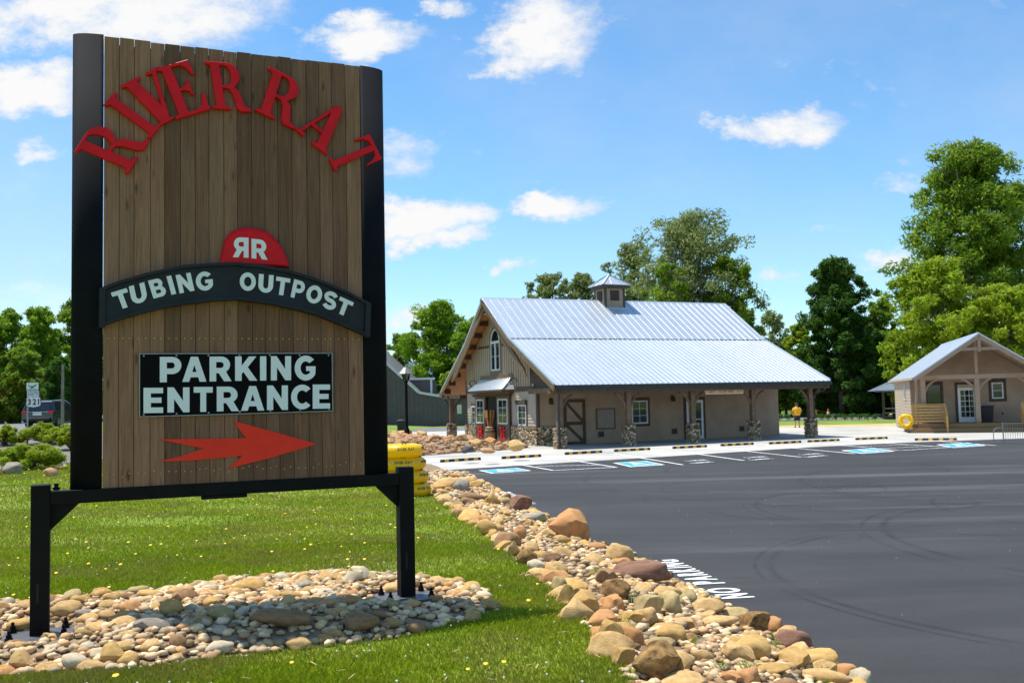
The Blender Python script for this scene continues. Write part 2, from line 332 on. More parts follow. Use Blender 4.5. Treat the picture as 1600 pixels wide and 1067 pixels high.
def asphalt_mat():
    m = bpy.data.materials.new('asphalt'); m.use_nodes = True; t = m.node_tree; b = t.nodes['Principled BSDF']
    tc = t.nodes.new('ShaderNodeTexCoord'); v = tc.outputs['Object']
    mp = t.nodes.new('ShaderNodeMapping'); mp.inputs['Rotation'].default_value = (0, 0, R(-22)); mp.inputs['Scale'].default_value = (.12, 1.1, 1); t.links.new(v, mp.inputs[0])
    n1 = noise(t, mp.outputs[0], .9, 6, .62, .6); n2 = noise(t, v, 130, 3, .7); n3 = noise(t, v, .22, 5, .6, .4)
    a = mth(t, 'MULTIPLY_ADD', n1.outputs['Fac'], .045, -.008); a = mth(t, 'ADD', a, mth(t, 'MULTIPLY', n3.outputs['Fac'], .034))
    n6 = noise(t, v, 38, 3, .75); n7 = noise(t, v, .9, 2, .5); oil = t.nodes.new('ShaderNodeMapRange'); oil.inputs['From Min'].default_value = .70; oil.inputs['From Max'].default_value = .78; t.links.new(n7.outputs['Fac'], oil.inputs['Value'])
    a = mth(t, 'MULTIPLY', a, mth(t, 'MULTIPLY_ADD', n6.outputs['Fac'], .9, .55)); a = mth(t, 'MULTIPLY', a, mth(t, 'SUBTRACT', 1.0, mth(t, 'MULTIPLY', oil.outputs[0], .4)))
    sp = mth(t, 'POWER', n2.outputs['Fac'], 3.0); a = mth(t, 'ADD', a, mth(t, 'MULTIPLY', sp, .06))
    # curved tyre scuffs: thin bands of large circles, broken up by noise
    sx = t.nodes.new('ShaderNodeSeparateXYZ'); t.links.new(v, sx.inputs[0]); n4 = noise(t, v, .8, 4, .6)
    for cx, cy, rad, wd in ((9.5, 19, 4.6, .10), (9.5, 19, 4.85, .05), (6.4, 24, 2.7, .07), (12, 14, 6.2, .10), (12, 14, 6.55, .06), (15, 24, 7.5, .12), (4.8, 21.5, 1.9, .05), (17, 30, 5, .10), (11, 27, 9, .12), (8, 11.5, 4.8, .08), (8, 11.5, 5.0, .05), (5.6, 19, 1.6, .07), (5.6, 19, 1.75, .04), (7.4, 20.4, 2.2, .08), (10.6, 22, 3.1, .09), (10.6, 22, 3.35, .05), (13.5, 18, 5.2, .08), (4.2, 15.5, 1.3, .05), (9, 30, 4.2, .12), (20, 22, 6.3, .12)):
        dx = mth(t, 'SUBTRACT', sx.outputs[0], cx); dy = mth(t, 'SUBTRACT', sx.outputs[1], cy)
        d = mth(t, 'SQRT', mth(t, 'MULTIPLY_ADD', dx, dx, mth(t, 'MULTIPLY', dy, dy)))
        bnd = mth(t, 'SUBTRACT', 1.0, mth(t, 'DIVIDE', mth(t, 'ABSOLUTE', mth(t, 'SUBTRACT', d, rad)), wd), clamp=True)
        k = mth(t, 'MULTIPLY', bnd, mth(t, 'MULTIPLY', mth(t, 'SUBTRACT', n4.outputs['Fac'], .36, clamp=True), 3.2, clamp=True))
        a = mth(t, 'MULTIPLY', a, mth(t, 'SUBTRACT', 1.0, mth(t, 'MULTIPLY', k, .5)))
    # pale dusty band where traffic drags sand in
    n5 = noise(t, mp.outputs[0], .45, 6, .6); du = t.nodes.new('ShaderNodeMapRange'); du.inputs['From Min'].default_value = .56; du.inputs['From Max'].default_value = .78
    t.links.new(n5.outputs['Fac'], du.inputs['Value']); a = mth(t, 'ADD', a, mth(t, 'MULTIPLY', du.outputs[0], .06))
    cc = t.nodes.new('ShaderNodeVectorMath'); cc.operation = 'SCALE'; cc.inputs[0].default_value = (1.03, 1.0, .97); t.links.new(a, cc.inputs['Scale']); t.links.new(cc.outputs[0], b.inputs['Base Color'])
    b.inputs['Roughness'].default_value = .78; b.inputs['Specular IOR Level'].default_value = .28
    bp = t.nodes.new('ShaderNodeBump'); bp.inputs['Strength'].default_value = .35; bp.inputs['Distance'].default_value = .01; t.links.new(n2.outputs['Fac'], bp.inputs['Height']); t.links.new(bp.outputs[0], b.inputs['Normal'])
    return m
MT['asphalt'] = asphalt_mat()
# ------------------------------------------------------------------ glyphs (built while the scene is still empty)
GL = {}
def curve_mesh(cu):
    o = bpy.data.objects.new('tmp', cu); COL.objects.link(o); dg = bpy.context.evaluated_depsgraph_get()
    me = bpy.data.meshes.new_from_object(o.evaluated_get(dg)); bpy.data.objects.remove(o); bpy.data.curves.remove(cu)
    V = [tuple(v.co) for v in me.vertices]; F = [tuple(p.vertices) for p in me.polygons]; bpy.data.meshes.remove(me)
    lo = [min(v[i] for v in V) for i in range(2)]; hi = [max(v[i] for v in V) for i in range(2)]
    return V, F, lo, hi
def glyph(ch, off=.035, ext=.5):
    k = (ch, off, ext)
    if k not in GL:
        cu = bpy.data.curves.new('t', 'FONT'); cu.body = ch; cu.size = 1.0; cu.extrude = ext; cu.offset = off; cu.resolution_u = 4
        GL[k] = curve_mesh(cu)
    return GL[k]
def arc(cx, cy, rx, ry, a0, a1, n=9):
    return [(cx + rx * math.cos(R(a0 + (a1 - a0) * i / n)), cy + ry * math.sin(R(a0 + (a1 - a0) * i / n))) for i in range(n + 1)]
SERIF = {
 'R': [[(0, 0), (0, .06), (.11, .09), (.11, .91), (0, .94), (0, 1), (.48, 1)] + arc(.48, .745, .30, .255, 90, -50, 10) + [(.60, .48), (.70, .42), (.74, .30), (.78, .12), (.84, .08), (.92, .07), (.94, 0), (.86, -.02), (.66, -.02), (.58, .06), (.55, .22), (.52, .36), (.46, .44), (.33, .46), (.33, .09), (.45, .06), (.45, 0)],
       [(.33, .53), (.33, .93), (.43, .93)] + arc(.43, .73, .13, .20, 80, -80, 8) + [(.43, .53)]],
 'I': [[(0, 0), (0, .06), (.1, .09), (.1, .91), (0, .94), (0, 1), (.44, 1), (.44, .94), (.33, .91), (.33, .09), (.44, .06), (.44, 0)]],
 'V': [[(0, 1), (0, .94), (.09, .92), (.33, .07), (.26, .05), (.26, 0), (.62, 0), (.62, .05), (.55, .07), (.76, .92), (.86, .94), (.86, 1), (.56, 1), (.56, .94), (.66, .92), (.52, .36), (.33, .92), (.42, .94), (.42, 1)]],
 'E': [[(0, 0), (0, .06), (.1, .09), (.1, .91), (0, .94), (0, 1), (.74, 1), (.76, .70), (.70, .70), (.63, .86), (.52, .93), (.33, .93), (.33, .54), (.42, .54), (.50, .58), (.53, .66), (.58, .66), (.58, .34), (.53, .34), (.50, .43), (.42, .47), (.33, .47), (.33, .08), (.52, .08), (.66, .14), (.76, .34), (.82, .34), (.80, 0)]],
 'A': [[(0, 0), (0, .06), (.09, .08), (.38, 1), (.56, 1), (.83, .08), (.92, .06), (.92, 0), (.48, 0), (.48, .06), (.58, .08), (.52, .30), (.24, .30), (.18, .08), (.26, .06), (.26, 0)], [(.27, .37), (.5, .37), (.40, .76)]],
 'T': [[(.25, 0), (.25, .06), (.36, .09), (.36, .92), (.22, .9), (.1, .8), (.06, .66), (0, .66), (.02, 1), (.93, 1), (.95, .66), (.89, .66), (.85, .8), (.73, .9), (.59, .92), (.59, .09), (.7, .06), (.7, 0)]]}
def serif(ch):
    if ('serif', ch) not in GL:
        cu = bpy.data.curves.new('s', 'CURVE'); cu.dimensions = '2D'; cu.fill_mode = 'BOTH'; cu.extrude = .030; cu.bevel_depth = .014; cu.bevel_resolution = 2; cu.offset = -.018
        for pts in SERIF[ch]:
            sp = cu.splines.new('POLY'); sp.points.add(len(pts) - 1); sp.use_cyclic_u = True
            for p, q in zip(sp.points, pts): p.co = (q[0], q[1], 0, 1)
        GL[('serif', ch)] = curve_mesh(cu)
    return GL[('serif', ch)]
for ch in 'RIVEAT': serif(ch)
def thick(path, w):
    P = np.array(path); T = np.gradient(P, axis=0); T /= np.linalg.norm(T, axis=1)[:, None]; Nn = np.stack([-T[:, 1], T[:, 0]], 1) * w / 2
    return [tuple(p) for p in P + Nn] + [tuple(p) for p in (P - Nn)[::-1]]
BOLD = {
 'I': [[(0, 0), (0, 1), (.27, 1), (.27, 0)]],
 'E': [[(0, 0), (0, 1), (.72, 1), (.72, .78), (.27, .78), (.27, .61), (.66, .61), (.66, .40), (.27, .40), (.27, .22), (.72, .22), (.72, 0)]],
 'T': [[(.30, 0), (.30, .77), (0, .77), (0, 1), (.87, 1), (.87, .77), (.57, .77), (.57, 0)]],
 'N': [[(0, 0), (0, 1), (.25, 1), (.62, .46), (.62, 1), (.88, 1), (.88, 0), (.63, 0), (.26, .54), (.26, 0)]],
 'K': [[(0, 0), (0, 1), (.27, 1), (.27, .62), (.57, 1), (.88, 1), (.52, .56), (.92, 0), (.60, 0), (.34, .37), (.27, .29), (.27, 0)]],
 'A': [[(0, 0), (.36, 1), (.66, 1), (1.02, 0), (.73, 0), (.67, .18), (.35, .18), (.29, 0)], [(.42, .39), (.60, .39), (.51, .68)]],
 'P': [[(0, 0), (0, 1), (.48, 1)] + arc(.48, .66, .36, .34, 90, -90, 12) + [(.27, .32), (.27, 0)], [(.27, .54), (.27, .78), (.46, .78)] + arc(.46, .66, .12, .12, 80, -80, 8) + [(.46, .54)]],
 'R': [[(0, 0), (0, 1), (.48, 1)] + arc(.48, .67, .36, .33, 90, -58, 12) + [(.90, 0), (.59, 0), (.38, .33), (.27, .33), (.27, 0)], [(.27, .54), (.27, .78), (.46, .78)] + arc(.46, .66, .12, .12, 80, -80, 8) + [(.46, .54)]],
 'G': [arc(.5, .5, .50, .51, 42, 330, 22) + [(.95, .57), (.52, .57), (.52, .38), (.69, .38), (.69, .30)] + arc(.5, .5, .235, .275, 300, 46, 16)],
 'C': [arc(.5, .5, .50, .51, 42, 318, 22) + arc(.5, .5, .235, .275, 314, 46, 16)],
 'O': [arc(.5, .5, .50, .51, 0, 345, 23), arc(.5, .5, .235, .275, 0, 345, 23)],
 'U': [[(0, 1), (0, .40)] + arc(.42, .40, .42, .41, 180, 360, 14) + [(.84, 1), (.57, 1), (.57, .40)] + arc(.42, .40, .15, .18, 360, 180, 10) + [(.27, 1)]],
 'B': [[(0, 0), (0, 1), (.5, 1)] + arc(.5, .74, .30, .26, 90, -42, 9) + arc(.52, .29, .34, .29, 50, -90, 10), [(.27, .6), (.27, .79), (.46, .79)] + arc(.46, .695, .09, .095, 80, -80, 6) + [(.46, .6)], [(.27, .21), (.27, .41), (.48, .41)] + arc(.48, .31, .10, .10, 80, -80, 6) + [(.48, .21)]],
 'S': [thick(arc(.42, .695, .29, .195, 20, 270, 14) + arc(.42, .305, .29, .195, 80, -160, 14), .235)]}
def bold(ch):
    if ('bold', ch) not in GL:
        cu = bpy.data.curves.new('b', 'CURVE'); cu.dimensions = '2D'; cu.fill_mode = 'BOTH'; cu.extrude = .5
        for pts in BOLD[ch]:
            sp = cu.splines.new('POLY'); sp.points.add(len(pts) - 1); sp.use_cyclic_u = True
            for p, q in zip(sp.points, pts): p.co = (q[0], q[1], 0, 1)
        GL[('bold', ch)] = curve_mesh(cu)
    return GL[('bold', ch)]
for ch in BOLD: bold(ch)
def put_glyph(g, BL, BR, TL, f, d0, d1, name, mat, parent=None, mirror=False, keepz=False):
    """map the glyph's box onto the corners BL, BR, TL (2D); f(a, b, d) gives 3D; d0..d1 is the thickness range"""
    V, F, lo, hi = g; out = []
    zs = [v[2] for v in V]; zl, zh = min(zs), max(zs)
    for v in V:
        s = (v[0] - lo[0]) / (hi[0] - lo[0]); t = (v[1] - lo[1]) / (hi[1] - lo[1]); s = 1 - s if mirror else s
        w = (v[2] - zl) / (zh - zl) if zh > zl else 1.0
        a = BL[0] + s * (BR[0] - BL[0]) + t * (TL[0] - BL[0]); b = BL[1] + s * (BR[1] - BL[1]) + t * (TL[1] - BL[1])
        out.append(f(a, b, d0 + w * (d1 - d0)))
    return MB().add(out, F).build(name, mat, parent)
def text_row(s, off, f, x0, x1, y0, y1, d0, d1, name, mat, parent, gap=.13, joined=False):
    """a row of glyphs filling x0..x1 x y0..y1"""
    ws = []
    for ch in s:
        if ch == ' ': ws.append(.40); continue
        g = glyph(ch, off); ws.append(g[3][0] - g[2][0])
    tot = sum(ws) + gap * (len(s) - 1); k = (x1 - x0) / tot; x = x0; mb = MB()
    cap = glyph('H', off); H = cap[3][1] - cap[2][1]
    for ch, w in zip(s, ws):
        if ch != ' ':
            g = glyph(ch, off); yb = y0 + (g[2][1] - cap[2][1]) / H * (y1 - y0); yt = y0 + (g[3][1] - cap[2][1]) / H * (y1 - y0)
            V, F, lo, hi = g; zs = [v[2] for v in V]; zl, zh = min(zs), max(zs)
            out = [f(x + (v[0] - lo[0]) * k, yb + (v[1] - lo[1]) / (hi[1] - lo[1]) * (yt - yb), d0 + ((v[2] - zl) / (zh - zl) if zh > zl else 1) * (d1 - d0)) for v in V]
            if joined: mb.add(out, F)
            else: MB().add(out, F).build(name, mat, parent)
        x += (w + gap) * k
    if joined: return mb.build(name, mat, parent, kind='stuff')
for ch in 'PARKINGETCUBOSHMWL20-1346578D': glyph(ch)
# ------------------------------------------------------------------ ground heights
def ss(a): a = np.clip(a, 0, 1); return a * a * (3 - 2 * a)
def asphalt_z(x, y): return np.maximum(-2.35, -2.12 - .0095 * np.asarray(y, float)) + 0 * np.asarray(x, float)
def lawn_z(x, y):
    x = np.asarray(x, float); y = np.asarray(y, float)
    right = -1.70 - .039 * np.clip(y - 7.5, 0, 16.4); left = -1.72 + .62 * ss((y - 27) / 18)
    w = ss((-x - 4) / 8); bump = .012 * np.sin(x * 1.7 + y * .9) + .010 * np.sin(y * 2.3 - x * .8)
    return right * (1 - w) + left * w + bump
def hit(px, py, zf):
    d = ray(px, py); t = -2.0 / d[2]
    for _ in range(40):
        p = d * t; z = float(zf(p[0], p[1])); t = .5 * t + .5 * (z / d[2])
    p = d * t; return np.array([p[0], p[1], float(zf(p[0], p[1]))])
LOTZ = -2.35
flat = lambda x, y: LOTZ + 0 * np.asarray(x, float)
EDGE_L = np.array([hit(px, py, lawn_z)[:2] for px, py in [(1010, 1130), (985, 1067), (968, 1025), (925, 985), (880, 942), (828, 890), (780, 850), (735, 812), (690, 782), (664, 757)]])
EDGE_L = np.vstack([[(.95, 3.0)], EDGE_L, [(-2.9, 27.0), (-3.6, 31.5), (-4.4, 36)]])
EDGE_R = np.array([hit(px, py, asphalt_z)[:2] for px, py in [(1420, 1130), (1350, 1067), (1270, 1010), (1165, 962), (1060, 905), (985, 865), (925, 848), (830, 795), (772, 762), (716, 732)]])
EDGE_R = np.vstack([[(3.0, 3.0)], EDGE_R, [(-2.9, 36.5)]])
def xL(y): return np.interp(y, EDGE_L[:, 1], EDGE_L[:, 0])
def xR(y): return np.interp(y, EDGE_R[:, 1], EDGE_R[:, 0])
def strip_z(x, y):
    a, b = xL(y), xR(y); t = np.clip((np.asarray(x) - a) / np.maximum(b - a, .05), 0, 1)
    return lawn_z(a, y) * (1 - t) + asphalt_z(b, y) * t + .05 * np.sin(np.pi * t)
BED = np.array([(-6.2, 7.6), (-4.48, 8.42), (-3.54, 8.90), (-3.05, 9.76), (-1.81, 10.20), (-.75, 9.55), (-.30, 8.75), (-.16, 7.8), (-.81, 7.10), (-1.82, 6.62), (-2.55, 6.25), (-3.39, 6.20), (-4.6, 5.8), (-6.2, 5.8)])
def inpoly(P, x, y):
    x = np.asarray(x, float); y = np.asarray(y, float); c = np.zeros(x.shape, bool); n = len(P)
    for i in range(n):
        x0, y0 = P[i]; x1, y1 = P[(i + 1) % n]
        k = ((y0 > y) != (y1 > y)) & (x < (x1 - x0) * (y - y0) / (y1 - y0 + 1e-12) + x0); c ^= k
    return c
def polydist(P, x, y):
    x = np.asarray(x, float); y = np.asarray(y, float); d = np.full(x.shape, 1e9); n = len(P)
    for i in range(n):
        ax, ay = P[i]; bx, by = P[(i + 1) % n]; L = (bx - ax) ** 2 + (by - ay) ** 2
        t = np.clip(((x - ax) * (bx - ax) + (y - ay) * (by - ay)) / L, 0, 1)
        d = np.minimum(d, np.hypot(x - ax - t * (bx - ax), y - ay - t * (by - ay)))
    return d
def bed_z(x, y):
    f = 1.0
    for t in (0.0, 2.838):
        f = np.minimum(f, np.clip((np.hypot(np.asarray(x) + 3.56 - .9212 * t, np.asarray(y) - 7.16 - .3891 * t) - .26) / .35, 0, 1))
    return lawn_z(x, y) + .11 * ss(polydist(BED, x, y) / .6) * ss(f) + .004
def gridmesh(name, xs, ys, zf, mat, kind='structure', smooth=True):
    """xs: function y -> array of x (same length for every y)"""
    rows = [xs(y) for y in ys]; n = len(rows[0]); V = []
    for y, r in zip(ys, rows):
        z = zf(r, np.full(n, y)); V += [(r[i], y, z[i]) for i in range(n)]
    F = [(j * n + i, j * n + i + 1, (j + 1) * n + i + 1, (j + 1) * n + i) for j in range(len(ys) - 1) for i in range(n - 1)]
    o = link(name, npmesh(name, V, F, smooth), mat); return tag(o, kind=kind)
def sheet(name, pts, z, mat, kind='structure', parent=None):
    n = len(pts)
    o = MB().add([(p[0], p[1], z if not callable(z) else float(z(p[0], p[1]))) for p in pts], [tuple(range(n))]).build(name, mat, parent, fix=False)
    me = o.data
    if me.polygons[0].normal.z < 0: me.flip_normals()
    if kind: o['kind'] = kind
    return o
# ------------------------------------------------------------------ the ground
def ground_z(x, y):
    w = ss((-x - 13) / 7) * ss((y - 24) / 14)
    return -2.44 + 1.22 * w + .0 * y
gx = np.concatenate([[-6000, -2500, -1200, -600, -300], np.arange(-160, 161, 8), [300, 600, 1200, 2500, 6000]])
gy = np.concatenate([[-3000, -800, -200, -60], np.arange(-20, 201, 6), [260, 400, 700, 1200, 2500, 6000, 9000]])
gridmesh('ground', lambda y: gx.astype(float), gy.astype(float), ground_z, MT['field_grass'])
ly = np.concatenate([np.arange(-3, 30, .5), np.arange(30, 37, 1.0)])
gridmesh('lawn', lambda y: np.concatenate([np.linspace(-45, -12, 18), np.linspace(-11.5, float(xL(max(y, 3.0))) + .06, 34)]), ly, lawn_z, MT['lawn'])
gridmesh('parking_lot', lambda y: np.concatenate([np.linspace(float(xR(max(y, 3.0))) - .15, 12, 14), np.linspace(13, 90, 20)]), np.concatenate([np.arange(-6, 36, 1.0), [40, 44, 48]]), lambda x, y: asphalt_z(x, y), MT['asphalt'])
gridmesh('rock_bank', lambda y: np.linspace(float(xL(y)) - .05, float(xR(y)) + .02, 9), np.arange(3, 36.4, .4), lambda x, y: strip_z(x, y) - .03, MT['gravel_bed'])
by = np.arange(5.8, 10.25, .15)
def bedrow(y):
    a = np.linspace(-6.2, .2, 200); k = a[inpoly(BED, a, np.full(200, y))]
    return np.linspace(k.min(), k.max(), 24) if len(k) else np.linspace(-2, -1.9, 24)
gridmesh('pebble_bed_base', bedrow, by[1:-1], lambda x, y: bed_z(x, y), MT['gravel_bed'])
APRON = [hit(px, py, flat)[:2] for px, py in [(700, 734.5), (716, 733.2), (860, 724.2), (1060, 712), (1260, 699), (1410, 691.5), (1540, 687), (1600, 685)]]
conc = [tuple(p) for p in APRON] + [(60, 54), (60, 75), (26.2, 65.5), (18.5, 67), (10, 72), (2, 74), (-3.2, 76), (-9, 75), (-9, 70), (-5.2, 62), (-3.5, 56.5), (-1.2, 51.0), (.85, 47.0), (.0, 45.4), (-3.2, 42.7), (-4.9, 40.5), (-4.2, 37.5)]
sheet('concrete_walk', conc, -2.344, MT['concrete'])
# saw-cut joints in the concrete
jd = np.array([math.cos(R(25)), math.sin(R(25))]); jn = np.array([-jd[1], jd[0]]); jo = np.array([-1.0, 36.6]); CP = np.array(conc)
def joint(p, q, w=.028):
    L_ = np.linalg.norm(q - p); k = int(L_ / .25); on = [bool(inpoly(CP, np.array([(p + (q - p) * (i + .5) / k)[0]]), np.array([(p + (q - p) * (i + .5) / k)[1]]))[0]) for i in range(k)]; i = 0
    while i < k:
        if on[i]:
            j = i
            while j < k and on[j]: j += 1
            a, b = p + (q - p) * i / k, p + (q - p) * j / k; d = (b - a) / np.linalg.norm(b - a); n = np.array([-d[1], d[0]]) * w / 2
            if j - i > 2: sheet('concrete_joint', [a + n, b + n, b - n, a - n], -2.3415, MT['concrete_joint'])
            i = j
        else: i += 1
for i in range(-1, 12): joint(jo + jd * 3.2 * i - jn * 6, jo + jd * 3.2 * i + jn * 30)
for i in range(0, 7): joint(jo - jd * 10 + jn * (3.4 * i + 1.2), jo + jd * 36 + jn * (3.4 * i + 1.2))
sheet('back_road', [(-60, 78), (6, 76.5), (6, 88), (-60, 90)], -2.40, MT['road'])
sheet('far_road', [(6, 88), (120, 80), (120, 88), (6, 97)], -2.40, MT['road'])
sheet('straw_verge', [(-3, 76), (2, 74.1), (10, 72.1), (18.5, 67.1), (26.2, 65.7), (60, 75.1), (60, 80), (27, 72), (19, 73), (10, 78)], -2.405, MT['straw'])
MUL = np.array([(-60, 27.2), (-20, 27.2), (-15.2, 28.2), (-13.2, 31), (-12.5, 36), (-15, 43), (-21, 46), (-30, 46.5), (-36, 47), (-60, 47)])
def mulrow(y):
    a = np.linspace(-60, -10, 400); k = a[inpoly(MUL, a, np.full(400, y))]; return np.linspace(k.min(), k.max(), 30)
mulch_z = lambda x, y: lawn_z(x, y) + .035
gridmesh('mulch_bed', mulrow, np.arange(27.4, 46.9, .6), mulch_z, MT['mulch'])
gridmesh('lawn_back', lambda y: np.linspace(-45, -4.9, 30), np.arange(36, 64, 2.0), lambda x, y: lawn_z(x, y) - .005, MT['lawn'])
gridmesh('highway', lambda y: np.linspace(-80 - (y - 42) * .3, -22.5 - (y - 42) * .36, 12), np.concatenate([np.arange(43, 60, 2.0), np.arange(60, 150, 10.0)]), lambda x, y: np.full(np.shape(x), -1.06), MT['road'])
# hills far off
hv = []; hx = np.linspace(-3500, 3500, 90); hh = 120 + 90 * np.sin(hx * .0017 + 1) + 40 * np.sin(hx * .006) + 20 * np.sin(hx * .017)
V = [(x, 2600, -5) for x in hx] + [(x, 3100, max(h, 40)) for x, h in zip(hx, hh)] + [(x, 4000, -5) for x in hx]
F = [(r * 90 + i, r * 90 + i + 1, (r + 1) * 90 + i + 1, (r + 1) * 90 + i) for r in range(2) for i in range(89)]
tag(link('hills', npmesh('hills', V, F, True), MT['hill_haze_forest']), kind='structure')
# ------------------------------------------------------------------ paint on the asphalt
PZ = lambda x, y: asphalt_z(x, y) + .005
PZc = -2.339
def pline(p, q, w=.11, name='parking_line'):
    a = hit(*p, flat)[:2]; b = hit(*q, flat)[:2]; d = (b - a) / np.linalg.norm(b - a); n = np.array([-d[1], d[0]]) * w / 2
    return sheet(name, [a + n, b + n, b - n, a - n], PZc, MT['road_paint'])
for p, q in [((958.4, 708.5), (1067, 726.4)), ((1060, 705.4), (1162.4, 719.6)), ((1117, 699.7), (1252, 714.4)), ((1193, 695.7), (1335, 709)), ((1401, 684), (1556, 696.3))]: pline(p, q)
for p, q in [((772.8, 719.2), (865, 735.2)), ((858, 713.5), (964, 730.5)), ((865, 735), (962, 730.3)), ((819.5, 724.2), (896.5, 720.4)), ((839, 728.4), (938, 726.6)),
             ((1266, 692), (1407.6, 703.9)), ((1407, 703.9), (1490, 698.8)), ((1316.5, 688.7), (1490, 699)), ((1340, 698), (1420, 695)), ((1368, 701), (1458, 697.2))]: pline(p, q, .10, 'hatch_line')
def ada(q):
    P = [hit(px, py, flat)[:2] for px, py in q]      # left, top, right, bottom in the picture
    O = P[3]; U = P[2] - P[3]; Vv = P[0] - P[3]
    f = lambda a, b: O + U * a + Vv * b
    o = sheet('accessible_parking_symbol', [f(0, 0), f(1, 0), f(1, 1), f(0, 1)], PZc, MT['road_paint'])
    sheet('blue_square', [f(.07, .07), f(.93, .07), f(.93, .93), f(.07, .93)], PZc + .003, MT['blue_paint'], None, o)
    mb = MB(); g = lambda a, b: (*f(.12 + .76 * a, .12 + .76 * b), PZc + .006)
    ring = [g(.5 + .30 * math.cos(t), .34 + .27 * math.sin(t)) for t in np.linspace(R(150), R(390), 22)] + [g(.5 + .20 * math.cos(t), .34 + .18 * math.sin(t)) for t in np.linspace(R(390), R(150), 22)]
    for i in range(21): mb.add([ring[i], ring[i + 1], ring[42 - i], ring[43 - i]], [(0, 1, 2, 3)])
    mb.add([g(.42 + .075 * math.cos(t), .90 + .075 * math.sin(t)) for t in np.linspace(0, 6.28, 12)[:-1]], [tuple(range(11))])
    for a, b, c, d in (((.38, .82), (.50, .82), (.50, .44), (.38, .44)), ((.50, .66), (.72, .66), (.72, .58), (.50, .58)), ((.50, .52), (.78, .52), (.78, .43), (.50, .43)), ((.70, .43), (.79, .43), (.90, .14), (.80, .12)), ((.80, .20), (.86, .22), (.97, .22), (.97, .13))):
        mb.add([g(*a), g(*b), g(*c), g(*d)], [(0, 1, 2, 3)])
    mb.build('wheelchair_symbol', MT['road_paint'], o, fix=False)
for q in [((747.5, 735.2), (797, 731.2), (830.5, 735.6), (768.6, 739.8)), ((957.6, 723.4), (1005, 721), (1039.5, 726.4), (985, 729.8)), ((1313.8, 703.9), (1365.4, 700.8), (1399, 705.2), (1346.9, 709)), ((1463, 694.8), (1512, 692), (1541, 696.4), (1490, 699.8))]: ada(q)
def road_text(s, BLp, BRp, h, name='painted_words', zf=asphalt_z, mirror=1, off=.03):
    a = hit(*BLp, zf)[:2]; b = hit(*BRp, zf)[:2]; L = np.linalg.norm(b - a); d = (b - a) / L; n = np.array([-d[1], d[0]]) * mirror
    f = lambda x, y, w: (*(a + d * x + n * y), float(zf(*(a + d * x + n * y))) + w)
    o = text_row(s, off, f, 0, L, 0, h, .004, .006, name, MT['road_paint'], None, gap=.2, joined=True); o['kind'] = 'structure'; return o
road_text('NO PARKING', (1180, 933), (1056, 874), .38)
road_text('NO PARKING', (838, 787), (797, 768.5), .36)
for (x, y) in ((1078, 0), (1170.5, -5.2), (1256.5, -9.9)):
    road_text('2 HOUR', (x, 720.6 + y), (x + 30, 718.6 + y), .34); road_text('LIMIT', (x + 9, 724.0 + y), (x + 41, 721.6 + y), .34)
# ------------------------------------------------------------------ the big sign
SA = np.array([-3.56, 7.16, -1.70]); SY = R(22.9)
sU = np.array([math.cos(SY), math.sin(SY), 0]); sN = np.array([-math.sin(SY), math.cos(SY), 0])
def sp(px, py):
    """picture point on the sign's face -> (along, height) on that face"""
    d = ray(px, py); p = d * (SA @ sN) / (d @ sN) - SA; return np.array([p @ sU, p[2]])
sign = empty('parking_sign', tuple(SA), SY, 'large plank sign reading River Rat Tubing Outpost Parking Entrance with a red arrow', 'sign')
sf = lambda a, b, d: (a, -d, b)        # on the face, d = proud of the planks
ZB, ZT = 1.095, 4.640; T0, T1 = .425, 2.475
npl = 18; wv = np.array([random.uniform(.9, 1.1) for _ in range(npl)]); ed = T0 + np.concatenate([[0], np.cumsum(wv / wv.sum() * (T1 - T0))])
for i in range(npl):
    top = ZT + random.uniform(-.006, .006); dp = random.uniform(0, .006)
    MB().box(ed[i] + .0015, ed[i + 1] - .0015, -dp, .022, ZB, top).build('plank', MT['plank'], sign, bevel=.003)
MB().box(T0 + .01, T1 - .01, .023, .15, ZB, ZT - .05).build('core', MT['black_steel'], sign)
def endcap(side):
    t0 = T0 - .004 if side < 0 else T1 + .004
    prof = [(t0, -.004)] + [(t0 + side * .225 * math.sin(a), .086 - .09 * math.cos(a)) for a in np.linspace(.12, math.pi - .12, 16)] + [(t0, .176)]
    z0, z1 = (ZB, ZT + .012) if side < 0 else (ZB, ZT + .008)
    mb = MB(); mb.prism(prof, lambda a, b, c: (a, b, c), z0, z1)
    o = mb.build('rounded_end', MT['black_panel'], sign, smooth=False)
    o.data.polygons.foreach_set('use_smooth', [len(p.vertices) == 4 for p in o.data.polygons])
    zs = 2.62
    MB().prism([(t0 + (a - t0) * 1.006, .086 + (b - .086) * 1.02) for a, b in prof], lambda a, b, c: (a, b, c), zs, zs + .008).build('seam', MT['black_panel'], o)
endcap(-1); endcap(1)
for t in (0.0, 2.838):
    po = MB().box(t - .065, t + .065, -.03, .10, -.02, 1.145).build('post', MT['black_steel'], sign, bevel=.006)
    MB().box(t - .022, t - .006, -.034, -.031, .28, .42).build('slot', MT['unlit_inside'], po)
    bp = MB().box(t - .25, t + .23, -.20, .22, .012, .042).build('base_plate', MT['plate_steel'], sign, bevel=.004)
    for a in (-.19, .17):
        for b in (-.14, .16):
            mb = MB(); mb.lathe([(.028, .0), (.028, .026), (.020, .026), (.020, .05), (.012, .05), (.012, .078)], 6, (t + a, b, .042)); mb.build('anchor_bolt', MT['black_steel'], bp)
MB().box(.066, 2.772, -.025, .10, .995, 1.094).build('beam', MT['black_steel'], sign, bevel=.004)
for t, s in ((.066, 1), (2.772, -1)):
    MB().prism([(t, .994), (t + s * .20, .994), (t, .80)], lambda a, b, c: (a, c, b), .02, .05).build('gusset', MT['black_steel'], sign)
